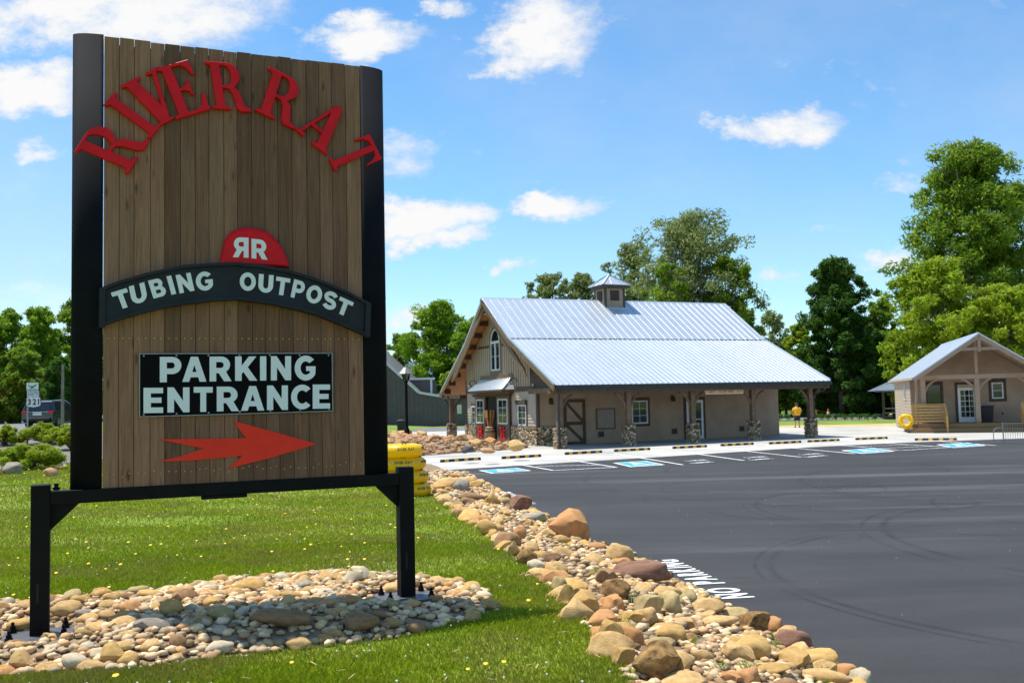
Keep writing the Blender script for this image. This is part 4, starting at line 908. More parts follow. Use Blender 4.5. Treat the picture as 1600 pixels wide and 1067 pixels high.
tb = hit(639, 775, lawn_z)
for i, (dx, lb) in enumerate(((0, 'bottom yellow river tube of the stack behind the sign, resting on grass'), (-.07, 'second yellow river tube from the bottom of the stack'), (-.13, 'third yellow river tube from the bottom of the stack'), (-.19, 'top yellow river tube of the stack behind the sign'))):
    tube_ring((tb[0] + dx, tb[1] + .02 * i, tb[2] + .165 + i * .325), .405, .166, lb, .25 * i - .1)
# ------------------------------------------------------------------ lamp post and bins
lp = hit(636, 691, flat); lamp = empty('lamp_post', (lp[0], lp[1], LOTZ), 0, 'black lamp post with a pitched grey lantern in the rock bed', 'street lamp')
mb = MB(); mb.lathe([(.22, 0), (.22, .25), (.17, .32), (.16, .75), (.11, .85), (.09, 1.0), (.085, 3.5), (.12, 3.55), (.12, 3.62), (.08, 3.66)], 12); mb.build('pole', MT['black_steel'], lamp, True)
mb = MB(); mb.lathe([(.16, 3.66), (.24, 4.02)], 8); mb.build('lantern_glass', MT['glass_dark'], lamp)
mb = MB()
for k in range(8):
    a = math.pi / 4 * k; mb.beam((.165 * math.cos(a), .165 * math.sin(a), 3.66), (.245 * math.cos(a), .245 * math.sin(a), 4.03), .03, .03)
mb.build('lantern_bars', MT['black_steel'], lamp)
mb = MB(); mb.lathe([(.50, 4.03), (.50, 4.06), (.16, 4.42), (.06, 4.46), (.05, 4.55), (.01, 4.62)], 8); mb.build('lantern_roof', MT['lantern_grey'], lamp)
tr = hit(627, 675, flat); bin_ = empty('litter_bin', (tr[0], tr[1], LOTZ), 0, 'black litter bin on the far side of the rock bed', 'bin')
mb = MB(); mb.lathe([(.30, 0), (.36, .8), (.36, .86), (.33, .86)], 12); mb.build('bin_body', MT['rubber'], bin_); mb = MB(); mb.lathe([(.40, .86), (.40, .92), (.15, 1.02)], 12); mb.build('lid', MT['rubber'], bin_)
# ------------------------------------------------------------------ the shop (local axes: x along the long wall, y across, z up)
BY = R(23.795); shop = empty('outfitter_shop', (1.224, 48.30, LOTZ), BY, 'brown timber shop with a metal gable roof, stone base and cupola', 'building')
L = 15.25; PROF = [(-4.0, 3.02), (1.45, 5.60), (5.0, 8.00), (8.55, 5.60), (13.6, 2.86)]
U0, U1 = -.95, 15.5
def rz_(v): return float(np.interp(v, [p[0] for p in PROF], [p[1] for p in PROF]))
def rake_u(v): return float(np.interp(v, [-4, 5, 8.55, 13.6], [-1.0, -.87, -.64, -.42]))
fg = lambda a, b, d: (-d, a, b)         # on the gable (x = 0), a across, b up, d outwards
fw = lambda a, b, d: (a, -d, b)         # on the long wall (y = 0)
# walls
gable = [(0, 0), (10, 0), (10, rz_(10) - .2), (8.55, rz_(8.55) - .2), (5, rz_(5) - .2), (1.45, rz_(1.45) - .2), (0, rz_(0) - .2)]
MB().prism(gable, fg, -.15, 0).build('gable_wall', MT['siding_light'], shop)
MB().prism(gable, lambda a, b, d: (L - .15 + d, a, b), 0, .15).build('back_gable_wall', MT['siding'], shop)
def laps(f, a0, a1, b0, b1, step, holes=(), d=.028):
    """lapped boards: each course leans out at its foot; holes are (a0, a1, b0, b1)"""
    mb = MB(); b = b0
    while b < b1 - .02:
        t = min(b + step, b1); segs = [(a0, a1)]
        for h in holes:
            if h[2] < t - .01 and h[3] > b + .01: segs = [q for s in segs for q in ((s[0], min(s[1], h[0])), (max(s[0], h[1]), s[1])) if q[1] - q[0] > .01]
        for s in segs: mb.add([f(s[0], b, .003), f(s[1], b, .003), f(s[1], b, d), f(s[0], b, d), f(s[1], t + .004, .005), f(s[0], t + .004, .005)], [(0, 1, 2, 3), (3, 2, 4, 5)])
        b = t
    return mb
DOORS = (3.05, 8.40)
laps(fg, 0.08, 9.92, 1.0, 2.82, .165, [(1.2, 2.5, 0, 2.2), (8.0, 9.2, 0, 2.2), (3.2, 8.3, 0, 2.9)]).build('siding', MT['siding_light'], shop, fix=False, kind='stuff')
MB().box(.15, L - .15, 0, .15, 0, rz_(0) - .25).build('long_wall', MT['siding'], shop)
MB().box(.15, L - .15, 9.85, 10, 0, rz_(10) - .25).build('rear_wall', MT['siding'], shop)
laps(fw, .08, L - .02, .04, 4.5, .165, [(-1, 1.45, 0, 1.0), (1.4, 2.72, 0, 2.4), (3.3, 4.5, .75, 1.8), (5.3, 6.65, .75, 2.35), (8.75, 10.2, 0, 2.3)]).build('siding', MT['siding'], shop, fix=False, kind='stuff')
MB().box(.1, L - .1, 9.9, 9.95, 0, 2.0).build('inner_wall', MT['unlit_inside'], shop)
# board and batten in the gable
for i in range(33):
    v = .16 + i * .303
    zt = rz_(v) - .24
    if 4.45 < v < 6.15: 
        for a, b in ((3.06, 3.9), (6.55, zt)):
            if b > a: MB().box(-.038, -.002, v - .03, v + .03, a, b).build('batten', MT['trim_brown'] if False else MT['siding'], shop)
        continue
    MB().box(-.038, -.002, v - .03, v + .03, 3.06, zt).build('batten', MT['siding'], shop)
MB().box(-.05, -.001, .02, 9.98, 2.80, 3.05).build('belt_trim', MT['trim_brown'], shop)
MB().box(-.045, -.001, 2.3, 7.9, 5.35, 5.48).build('upper_trim', MT['trim_brown'], shop)
MB().box(-.055, .10, -.055, .10, 1.0, 4.6).build('corner_board', MT['trim_brown'], shop); MB().box(-.055, .10, 9.90, 10.05, 1.0, 3.6).build('corner_board', MT['trim_brown'], shop)
# stone base
def stones(f, a0, a1, b0, b1, cell, d, name, par, seed=1, holes=()):
    g = np.random.default_rng(seed); V = []; F = []; base = ICO[1][0]; Fb = ICO[1][1]; off = 0; b = b0; row = 0
    while b < b1:
        hgt = cell * g.uniform(.5, .8); a = a0 + (row % 2) * cell * .4 - cell * .3
        while a < a1:
            w = cell * g.uniform(.5, 1.3); ca, cb = a + w / 2, b + hgt / 2 + g.uniform(-.05, .05)
            ca = min(max(ca, a0 + w * .35), a1 - w * .35); cb = min(max(cb, b0 + .03), b1 - .03)
            if not any(h[0] < ca < h[1] for h in holes):
                P = base * (1 + .16 * g.uniform(-1, 1, size=(len(base), 1))); t = g.uniform(-.9, .9); hs_ = hgt * g.uniform(.8, 1.35)
                for p in P:
                    x = p[0] * w * .54; y = p[1] * hs_ * .56
                    V.append(f(ca + x * math.cos(t) - y * math.sin(t), cb + x * math.sin(t) + y * math.cos(t), d + p[2] * .055 + .01))
                F.append(Fb + off); off += len(P)
            a += w * .96
        b += hgt * .92; row += 1
    return tag(link(name, npmesh(name, V, np.vstack(F), False), MT['stone_clad'], par), kind='stuff')
for a0, a1 in ((-.08, 3.12), (8.35, 10.06)):
    w = MB().prism([(a0, 0), (a1, 0), (a1, .96), (a0, .96)], fg, .0, .10).build('stone_base', MT['mortar'], shop); stones(fg, a0, a1, 0, .95, .17, .10, 'stone_facing', w, int(a0 * 10) + 5)
    MB().prism([(a0 - .01, .96), (a1, .96), (a1, 1.0), (a0 - .01, 1.0)], fg, .0, .15).build('stone_cap', MT['trim_brown'], w)
w = MB().prism([(.0, 0), (1.40, 0), (1.40, .96), (.0, .96)], fw, .0, .10).build('stone_base', MT['mortar'], shop); stones(fw, -.06, 1.40, 0, .95, .17, .10, 'stone_facing', w, 77)
# roof
def slope_z(v, lift): return rz_(v) + lift
deck = MB()
for (a, b) in zip(PROF[:-1], PROF[1:]):
    ua, ub = rake_u(a[0]) + .04, rake_u(b[0]) + .04
    V = [(ua, a[0], a[1] - .14), (U1 - .04, a[0], a[1] - .14), (U1 - .04, b[0], b[1] - .14), (ub, b[0], b[1] - .14), (ua, a[0], a[1] - .02), (U1 - .04, a[0], a[1] - .02), (U1 - .04, b[0], b[1] - .02), (ub, b[0], b[1] - .02)]
    deck.add(V, [(3, 2, 1, 0), (4, 5, 6, 7), (0, 1, 5, 4), (1, 2, 6, 5), (2, 3, 7, 6), (3, 0, 4, 7)])
deck.build('roof_deck', MT['timber'], shop)
def panel_mesh(v0, z0, v1, z1, w, ribs, lift, ribw=.032, ribh=.024):
    xs = []
    for r in ribs: xs += [(r - ribw, 0), (r - ribw * .5, ribh), (r + ribw * .5, ribh), (r + ribw, 0)]
    xs = [(0, 0)] + xs + [(w, 0)] if ribs[0] > ribw else xs + [(w, 0)]
    V = [(x, v0, z0 + lift + h) for x, h in xs] + [(x, v1, z1 + lift + h) for x, h in xs] + [(x, v0, z0 + lift + h - .02) for x, h in xs]; n = len(xs)
    me = npmesh('roof_panel', V, [(i, i + 1, n + i + 1, n + i) for i in range(n - 1)] + [(2 * n + i, 2 * n + i + 1, i + 1, i) for i in range(n - 1)]); me.materials.append(MT['galvalume']); return me
NP = 18; PW = (U1 - U0) / NP
tiers = [((-4.06, 2.99), (1.46, 5.605), [.05, .05 + PW / 3, .05 + 2 * PW / 3], .02), ((1.30, 5.50), (4.99, 7.995), [.05, .05 + PW / 2], .065),
         ((13.66, 2.83), (8.54, 5.605), [.05, .05 + PW / 3, .05 + 2 * PW / 3], .02), ((8.70, 5.50), (5.01, 7.995), [.05, .05 + PW / 2], .065)]
for ti, ((v0, z0), (v1, z1), ribs, lift) in enumerate(tiers):
    me = panel_mesh(v0, z0, v1, z1, PW, ribs, lift)
    for i in range(NP):
        if ti >= 2 and i == 0: continue
        link('roof_panel', me, None, shop).location.x = U0 + PW * i
    if ti >= 2: 
        d0 = rake_u(v0) - U0; d1 = rake_u(v1) - U0
        m2 = MB().add([(U0 + d0, v0, z0 + lift), (U0 + PW, v0, z0 + lift), (U0 + PW, v1, z1 + lift), (U0 + d1, v1, z1 + lift)], [(0, 1, 2, 3)]).build('roof_panel', MT['galvalume'], shop, fix=False)
MB().prism([(4.78, 7.90), (5.0, 8.10), (5.22, 7.90), (5.2, 7.86), (5.0, 8.04), (4.8, 7.86)], lambda a, b, c: (c, a, b), U0 - .02, U1 + .02).build('ridge_cap', MT['galvalume'], shop)
MB().box(U0 + .02, U1 - .02, 1.24, 1.32, rz_(1.28) + .01, rz_(1.28) + .045).build('step_flashing', MT['dark_metal'], shop)
def edge_strip(pts, w, h, name, mat, lift):
    mb = MB()
    for p, q in zip(pts[:-1], pts[1:]): mb.beam((p[0], p[1], p[2] + lift), (q[0], q[1], q[2] + lift), w, h)
    return mb.build(name, mat, shop)
rake = [(rake_u(v) - .015, v, rz_(v)) for v, z in PROF]
edge_strip(rake[:3], .05, .10, 'rake_flashing', MT['galvalume'], .045); edge_strip(rake[2:], .05, .10, 'rake_flashing', MT['galvalume'], .045)
edge_strip(rake[:3], .05, .26, 'rake_fascia', MT['fascia'], -.17); edge_strip(rake[2:], .05, .26, 'rake_fascia', MT['fascia'], -.17)
rk2 = [(U1 - .02, v, rz_(v)) for v, z in PROF]
edge_strip(rk2[:3], .05, .10, 'rake_flashing', MT['galvalume'], .045); edge_strip(rk2[:3], .05, .24, 'rake_fascia', MT['fascia'], -.15); edge_strip(rk2[2:], .05, .24, 'rake_fascia', MT['fascia'], -.15)
MB().box(U0, U1, -4.14, -4.02, 2.80, 2.955).build('gutter', MT['dark_metal'], shop)
MB().box(U0 + .5, U1, 13.6, 13.72, 2.66, 2.82).build('gutter', MT['dark_metal'], shop)
MB().box(U0 + .06, U1 - .06, -4.0, -3.95, 2.62, 2.90).build('eave_fascia', MT['timber'], shop)
# inner barge rafters ending in points, and lookouts under the left rake
for s in (1, -1):
    q = lambda v: 5 + s * (v - 5)
    MB().add([(-.82, q(5), 7.78), (-.82, q(-.15), 3.95), (-.82, q(-.42), 3.50), (-.82, q(.3), 3.78), (-.82, q(5), 7.40), (-.72, q(5), 7.78), (-.72, q(-.15), 3.95), (-.72, q(-.42), 3.50), (-.72, q(.3), 3.78), (-.72, q(5), 7.40)],
             [(0, 1, 2, 3, 4), (9, 8, 7, 6, 5), (0, 5, 6, 1), (1, 6, 7, 2), (2, 7, 8, 3), (3, 8, 9, 4), (4, 9, 5, 0)]).build('barge_rafter', MT['fascia'], shop)
for i in range(9):
    v = 5.5 + i * .92
    z = rz_(v) - .27
    MB().box(rake_u(v) + .08, .0, v - .06, v + .06, z - .16, z + .10).build('lookout', MT['timber'], shop)
for i in range(5):
    v = 4.5 - i * .95; z = rz_(v) - .27
    MB().box(-.7, .0, v - .06, v + .06, z - .16, z + .10).build('lookout', MT['timber'], shop)
sof = MB()
for a, b in ((5.05, 8.55), (8.55, 13.5)):
    sof.add([(rake_u(a) + .06, a, rz_(a) - .155), (rake_u(b) + .06, b, rz_(b) - .155), (-.001 if b < 10 else 6, b, rz_(b) - .155), (-.001 if b < 10 else 6, a, rz_(a) - .155)], [(0, 1, 2, 3)])
for a, b in ((-3.95, 1.45), (1.45, 4.95)):
    sof.add([(-.88, a, rz_(a) - .155), (-.88, b, rz_(b) - .155), (-.001, b, rz_(b) - .155), (-.001, a, rz_(a) - .155)], [(0, 1, 2, 3)])
sof.build('soffit', MT['soffit_wood'], shop, fix=False)
MB().box(.3, L, -3.9, -.1, 2.86, 2.90, lambda x, y, z: (x, y, z + (rz_(y) - 3.05) * 0)).build('porch_ceiling', MT['timber'], shop)
# porch frames
def porch_post(u, v, h, base_h=1.0, br=(1, 1, 0), mat='timber_light'):
    o = MB().box(u - .13, u + .13, v - .13, v + .13, base_h, h).build('porch_post', MT[mat], shop, bevel=.012)
    b = MB().prism([(u - .22, v - .22), (u + .22, v - .22), (u + .22, v + .22), (u - .22, v + .22)], lambda a, c, d: (a, c, d), 0, base_h).build('post_base', MT['mortar'], shop)
    b0 = base_h - .02
    V0 = len(b.data.vertices)
    for k, f in enumerate((lambda a, z, d: (u + a, v - .22 - d, z), lambda a, z, d: (u - .22 - d, v + a, z), lambda a, z, d: (u + .22 + d, v + a, z))): stones(f, -.25, .25, 0, b0, .16, 0.0, 'stone_facing', b, int(u * 31 + k * 7 + 90))
    for s, k in ((-1, br[0]), (1, br[1])):
        if k: MB().tube([(u + s * .1, v, h - .85), (u + s * .22, v, h - .5), (u + s * .45, v, h - .2), (u + s * .7, v, h - .06)], .065, 5).build('knee_brace', MT[mat], shop)
    return o
for i, u in enumerate((-.42, 3.35, 7.10, 10.87, 14.66)): porch_post(u, -3.3, 2.62, 1.0, (i > 0, 1, 0))
MB().box(-.95, U1 - .3, -3.42, -3.18, 2.62, 2.86).build('porch_beam', MT['timber_light'], shop)
MB().box(-.55, -.30, -3.9, -.06, 2.64, 2.9).build('porch_cross_beam', MT['timber_light'], shop)
MB().prism([(-3.8, 2.9), (0, 2.9), (0, rz_(0) - .17), (-3.8, rz_(-3.8) - .17)], lambda a, b, d: (-.40 + d, a, b), 0, .04).build('porch_gable_infill', MT['timber'], shop)
porch_post(-.2, 12.2, 2.5, 1.0, (0, 1, 0)); porch_post(4.2, 12.2, 2.5, 1.0); porch_post(9.0, 12.2, 2.5, 1.0); porch_post(14.2, 12.2, 2.5, 1.0)
MB().box(-.5, 15, 12.08, 12.32, 2.5, 2.72).build('porch_beam', MT['timber'], shop); MB().box(-.42, -.16, 10.1, 13.3, 2.52, 2.74).build('porch_cross_beam', MT['timber'], shop)
mb = MB().tube([(-.75, -4.08, 2.82), (-.75, -3.95, 2.6), (-.62, -3.66, 2.35), (-.60, -3.60, 2.2), (-.60, -3.60, .12), (-.72, -3.72, .06)], .055, 8); mb.build('downspout', MT['dark_metal'], shop)
mb = MB().tube([(U1 - .3, -4.08, 2.82), (U1 - .35, -3.9, 2.55), (14.95, -3.45, 2.3), (14.88, -3.36, 2.2), (14.88, -3.36, .1)], .05, 8); mb.build('downspout', MT['dark_metal'], shop)
mb = MB().tube([(-.3, 13.4, 2.7), (-.3, 12.9, 2.4), (-.3, 12.5, 2.2), (-.3, 12.5, .1)], .05, 8); mb.build('downspout', MT['dark_metal'], shop)
# windows and doors
def window(f, a0, a1, b0, b1, nx, ny, par, fw_=.07, frame='white_trim', depth=.05, casing=None, arch=False):
    mb = MB(); ring = lambda m: [(a0 - m, b0 - m), (a1 + m, b0 - m), (a1 + m, b1 + m), (a0 - m, b1 + m)]
    def frame_ring(w, d0, d1):
        for p in (((a0, a1), (b0, b0 + w)), ((a0, a1), (b1 - w, b1)), ((a0, a0 + w), (b0 + w, b1 - w)), ((a1 - w, a1), (b0 + w, b1 - w))):
            mb.prism([(p[0][0], p[1][0]), (p[0][1], p[1][0]), (p[0][1], p[1][1]), (p[0][0], p[1][1])], f, d0, d1)
    frame_ring(fw_, .02, .02 + depth); o = mb.build('window', MT[frame], par)
    W_ = (a1 - a0 - 2 * fw_) / nx; H_ = (b1 - b0 - 2 * fw_) / ny
    for i in range(nx):
        for j in range(ny):
            x, y = a0 + fw_ + i * W_, b0 + fw_ + j * H_
            MB().prism([(x + .012, y + .012), (x + W_ - .012, y + .012), (x + W_ - .012, y + H_ - .012), (x + .012, y + H_ - .012)], f, .022, .030).build('pane', MT['glass_dark'], o)
    if nx * ny > 1: 
        m2 = MB().prism([(a0 + fw_, b0 + fw_), (a1 - fw_, b0 + fw_), (a1 - fw_, b1 - fw_), (a0 + fw_, b1 - fw_)], f, .0185, .0215)
        for i in range(1, nx): x = a0 + fw_ + i * W_; m2.prism([(x - .013, b0 + fw_), (x + .013, b0 + fw_), (x + .013, b1 - fw_), (x - .013, b1 - fw_)], f, .032, .045)
        for j in range(1, ny): y = b0 + fw_ + j * H_; m2.prism([(a0 + fw_, y - .013), (a1 - fw_, y - .013), (a1 - fw_, y + .013), (a0 + fw_, y + .013)], f, .0325, .046)
        m2.build('muntins', MT[frame], o)
    if casing:
        c, wd = casing; m3 = MB()
        for p in (((a0 - wd, a1 + wd), (b0 - wd, b0)), ((a0 - wd, a1 + wd), (b1, b1 + wd * 1.3)), ((a0 - wd, a0), (b0, b1)), ((a1, a1 + wd), (b0, b1))):
            m3.prism([(p[0][0], p[1][0]), (p[0][1], p[1][0]), (p[0][1], p[1][1]), (p[0][0], p[1][1])], f, .012, .055)
        m3.build('casing', MT[c], o)
    return o
window(fg, 1.30, 2.38, 1.0, 2.10, 2, 3, shop, casing=('trim_brown', .10)); window(fg, 8.14, 9.10, 1.0, 2.06, 2, 3, shop, casing=('trim_brown', .10))
MB().box(-.16, -.02, 1.2, 2.5, 2.12, 2.35).build('window_head', MT['trim_brown'], shop)
# arched gable window
wo_ = window(fg, 4.64, 5.28, 4.02, 5.62, 1, 2, shop, .07); window(fg, 5.28, 5.94, 4.02, 5.62, 1, 2, shop, .07)
mid = 5.29; mb = MB(); A_ = [(mid + .65 * math.cos(t), 5.64 + .72 * math.sin(t)) for t in np.linspace(0, math.pi, 15)]; B_ = [(mid + .56 * math.cos(t), 5.66 + .62 * math.sin(t)) for t in np.linspace(0, math.pi, 15)]
for i in range(14): mb.prism([A_[i], A_[i + 1], B_[i + 1], B_[i]], fg, .02, .07)
mb.prism([(4.64, 5.62), (5.94, 5.62), (5.94, 5.68), (4.64, 5.68)], fg, .02, .065)
aw = mb.build('arched_window', MT['white_trim'], shop); MB().prism(B_, fg, .02, .03).build('pane', MT['glass_dark'], aw)
mb = MB(); A2 = [(mid + .84 * math.cos(t), 5.62 + .95 * math.sin(t)) for t in np.linspace(0, math.pi, 15)]
for i in range(14): mb.prism([A2[i], A2[i + 1], A_[i + 1], A_[i]], fg, .012, .05)
for a, b in ((4.45, 4.64), (5.94, 6.13)): mb.prism([(a, 3.85), (b, 3.85), (b, 5.62), (a, 5.62)], fg, .012, .05)
mb.prism([(4.45, 3.72), (6.13, 3.72), (6.13, 4.02), (4.45, 4.02)], fg, .013, .06); mb.build('casing', MT['fascia'], aw)
MB().prism([(2.9, 3.5), (7.6, 3.5), (7.6, 3.78), (2.9, 3.78)], fg, .012, .07).build('awning_header', MT['fascia'], shop)
# doorway with two sliding doors
MB().box(-.004, .6, 4.99, 6.64, .02, 2.55).build('doorway', MT['unlit_inside'], shop)
MB().box(-.02, -.008, 4.9, 6.74, .0, 2.62).build('doorway_shade_sheet', MT['unlit_inside'], shop)  # flat dark sheet standing in for the shade inside the open doorway
MB().box(-.24, -.10, 3.05, 8.45, 2.58, 2.72).build('door_track', MT['timber'], shop); MB().box(-.30, -.02, 2.95, 8.55, 2.73, 2.80).build('track_cover', MT['fascia'], shop)
def slide_door(a0, a1, mir):
    d = MB().prism([(a0, .06), (a1, .06), (a1, 2.56), (a0, 2.56)], fg, .105, .15).build('sliding_door', MT['trim_brown'], shop)
    mb = MB()
    for p in (((a0, a0 + .16), (.06, 2.56)), ((a1 - .16, a1), (.06, 2.56)), ((a0 + .16, a1 - .16), (.06, .24)), ((a0 + .16, a1 - .16), (.96, 1.04)), ((a0 + .16, a1 - .16), (2.44, 2.56))):
        mb.prism([(p[0][0], p[1][0]), (p[0][1], p[1][0]), (p[0][1], p[1][1]), (p[0][0], p[1][1])], fg, .151, .18)
    mb.beam(fg(a0 + .16, .26, .168), fg(a1 - .16, .94, .168), .10, .02, (1, 0, 0)); mb.beam(fg(a0 + .16, .94, .170), fg(a1 - .16, .26, .170), .10, .02, (1, 0, 0))
    mb.build('door_frame', MT['timber_light'], d)
    f2 = lambda a, b, dd: fg(a, b, dd + .14)
    a = a0 + .2; b = a1 - .2; mbw = MB()
    for p in (((a, b), (1.06, 1.13)), ((a, b), (2.36, 2.43)), ((a, a + .07), (1.13, 2.36)), ((b - .07, b), (1.13, 2.36))): mbw.prism([(p[0][0], p[1][0]), (p[0][1], p[1][0]), (p[0][1], p[1][1]), (p[0][0], p[1][1])], f2, .02, .06)
    mbw.build('window_frame', MT['white_trim'], d); MB().prism([(a + .07, 1.13), (b - .07, 1.13), (b - .07, 2.36), (a + .07, 2.36)], f2, .015, .03).build('pane', MT['glass_dark'], d)
    m = MB(); c = (a + b) / 2; m.prism([(c - .012, 1.13), (c + .012, 1.13), (c + .012, 2.36), (c - .012, 2.36)], f2, .032, .045)
    for z in (1.54, 1.95): m.prism([(a + .07, z - .012), (b - .07, z - .012), (b - .07, z + .012), (a + .07, z + .012)], f2, .0325, .046)
    m.build('muntins', MT['white_trim'], d)
    c = (a0 + a1) / 2; put_glyph(serif('R'), (c + .36, .24), (c - .34, .24), (c + .36, .92), fg, .182, .225, 'letter', MT['red_letter'], d, mirror=mir)
slide_door(3.25, 4.97, False); slide_door(6.66, 8.22, True)
# awning over the doors: hipped metal with a brown soffit
ay0, ay1 = 2.75, 7.75; az0, az1 = 2.93, 3.56
V = [(-.8, ay0, az0), (-.8, ay1, az0), (0, ay1, az0), (0, ay0, az0), (-.02, ay0 + .5, az1), (-.02, ay1 - .4, az1)]
MB().add(V, [(0, 1, 5, 4), (1, 2, 5), (3, 0, 4), (0, 3, 2, 1)]).build('awning', MT['galvalume'], shop)
mb = MB()
for i in range(15):
    t = i / 14; mb.beam((-.81, ay0 + .02 + (ay1 - ay0 - .04) * t, az0 + .02), (-.03, ay0 + .52 + (ay1 - ay0 - .94) * t, az1 + .015), .05, .04)
mb.beam((-.8, ay0, az0 + .03), (-.02, ay0 + .5, az1 + .03), .12, .04); mb.build('awning_ribs', MT['galvalume'], shop)
MB().box(-.78, -.06, ay0 + .04, ay1 - .04, az0 - .10, az0 - .012).build('awning_fascia', MT['timber_light'], shop)
# long wall: plank door, window, notice board, glazed door, lanterns, vents
d = MB().prism([(1.5, .02), (2.66, .02), (2.66, 2.26), (1.5, 2.26)], fw, .02, .05).build('stable_door', MT['siding'], shop)
mb = MB()
for p in (((1.44, 1.60), (.02, 2.32)), ((2.54, 2.70), (.02, 2.32)), ((1.60, 2.54), (2.16, 2.32)), ((1.60, 2.54), (1.0, 1.18)), ((1.60, 2.54), (.02, .16))): mb.prism([(p[0][0], p[1][0]), (p[0][1], p[1][0]), (p[0][1], p[1][1]), (p[0][0], p[1][1])], fw, .055, .09)
mb.beam(fw(1.60, 2.16, .07), fw(2.54, 1.18, .07), .14, .03, (0, -1, 0)); mb.beam(fw(1.60, 1.0, .07), fw(2.54, .16, .07), .14, .03, (0, -1, 0)); mb.build('door_bracing', MT['timber'], d)
nb = MB().prism([(3.42, .80), (4.42, .80), (4.42, 1.74), (3.42, 1.74)], fw, .02, .05).build('notice_board', MT['paper'], shop)
mb = MB()
for p in (((3.36, 4.48), (.72, .80)), ((3.36, 4.48), (1.74, 1.82)), ((3.36, 3.42), (.80, 1.74)), ((4.42, 4.48), (.80, 1.74))): mb.prism([(p[0][0], p[1][0]), (p[0][1], p[1][0]), (p[0][1], p[1][1]), (p[0][0], p[1][1])], fw, .02, .08)
mb.build('board_frame', MT['red_sign'] if False else MT['fascia'], nb)
window(fw, 5.50, 6.48, .95, 2.18, 2, 3, shop, .06, 'white_trim', casing=('timber', .13))
gd = MB()
for p in (((8.95, 9.08), (.03, 2.14)), ((9.90, 10.03), (.03, 2.14)), ((9.08, 9.90), (2.0, 2.14)), ((9.08, 9.90), (.03, .18)), ((9.08, 9.90), (1.06, 1.11))): gd.prism([(p[0][0], p[1][0]), (p[0][1], p[1][0]), (p[0][1], p[1][1]), (p[0][0], p[1][1])], fw, .02, .07)
gd = gd.build('glazed_door', MT['white_trim'], shop); MB().prism([(9.08, .18), (9.90, .18), (9.90, 2.0), (9.08, 2.0)], fw, .018, .03).build('pane', MT['glass_dark'], gd)
mb = MB()
for p in (((8.80, 8.95), (.03, 2.3)), ((10.03, 10.18), (.03, 2.3)), ((8.95, 10.03), (2.14, 2.3))): mb.prism([(p[0][0], p[1][0]), (p[0][1], p[1][0]), (p[0][1], p[1][1]), (p[0][0], p[1][1])], fw, .01, .055)
mb.build('casing', MT['timber'], gd)
for u in (.74, 8.1):
    mb = MB().box(u - .10, u + .10, -.05, -.01, 2.10, 2.42); o = mb.build('wall_lantern', MT['timber'], shop)
    m = MB(); m.lathe([(.06, 0), (.10, .03), (.09, .2), (.03, .26)], 8, (u, -.14, 2.08)); m.build('lamp_shade', MT['dark_metal'], o)
for u in (3.62, 8.15, 12.62):
    o = MB().box(u - .17, u + .17, -.045, -.01, .33, .62).build('wall_vent', MT['timber'], shop); MB().box(u - .08, u + .08, -.052, -.046, .40, .55).build('vent_opening', MT['sign_black'], o)
sg = MB().box(7.80, 10.15, -3.50, -3.46, 2.42, 2.66).build('porch_sign', MT['cream'], shop)
text_row('T-SHIRTS - WATER SHOES - HATS', .02, lambda a, b, d: (a, -3.50 - d, b), 7.87, 10.08, 2.48, 2.61, .001, .006, 'lettering', MT['red_sign'], sg, joined=True)
o = MB().box(-.78, -.55, 4.75, 5.0, 7.10, 7.18).build('flood_light', MT['steel'], shop)
o = MB().box(-.5, -.3, -.62, -.42, 3.02, 3.16).build('flood_light', MT['steel'], shop)
for v in (2.45, 8.3):
    mb = MB().tube([(0, v, 3.30), (-.15, v, 3.55), (-.40, v, 3.52), (-.46, v, 3.32)], .022, 6); o = mb.build('gooseneck_lamp', MT['dark_metal'], shop)
    m = MB(); m.lathe([(.22, 0), (.20, .03), (.05, .12), (.03, .18)], 10, (-.46, v, 3.18)); m.build('lamp_shade', MT['dark_metal'], o)
# cupola
cp = MB().box(6.58, 7.88, 4.38, 5.62, 7.30, 8.76).build('cupola', MT['siding'], shop)
mb = MB()
for a in (6.55, 7.78):
    for b in (4.35, 5.52): mb.box(a, a + .13, b, b + .13, 7.35, 8.74)
mb.build('cupola_corner_boards', MT['trim_brown'], cp)
MB().box(6.40, 8.06, 4.20, 5.80, 8.74, 8.93).build('cupola_cornice', MT['trim_brown'], cp)
mb = MB(); mb.add([(6.28, 4.08, 8.932), (8.18, 4.08, 8.932), (8.18, 5.92, 8.932), (6.28, 5.92, 8.932), (7.23, 5.0, 9.62)], [(0, 1, 4), (1, 2, 4), (2, 3, 4), (3, 0, 4), (3, 2, 1, 0)]); mb.build('cupola_roof', MT['galvalume'], cp)
mb = MB()
for p in ((6.28, 4.08), (8.18, 4.08), (8.18, 5.92), (6.28, 5.92)): mb.beam((*p, 8.96), (7.23, 5.0, 9.65), .10, .05)
for t in (.33, .66):
    mb.beam((6.28 + 1.9 * t, 4.08, 8.96), (7.23 + (t - .5) * .5, 4.85, 9.52), .04, .04); mb.beam((6.28, 4.08 + 1.84 * t, 8.96), (7.1, 5 + (t - .5) * .5, 9.52), .04, .04)
mb.build('cupola_hips', MT['galvalume'], cp)
for f, a0, a1 in ((lambda a, b, d: (a, 4.38 - d, b), 6.93, 7.53), (lambda a, b, d: (6.58 - d, a, b), 4.70, 5.30)):
    m = MB().prism([(a0, 8.02), (a1, 8.02), (a1, 8.62), (a0, 8.62)], f, .005, .02)
    for k in range(8): z = 8.05 + k * .07; m.prism([(a0 + .03, z), (a1 - .03, z), (a1 - .03, z + .05), (a0 + .03, z + .05)], f, .021, .05)
    m.build('louvre', MT['timber'], cp)
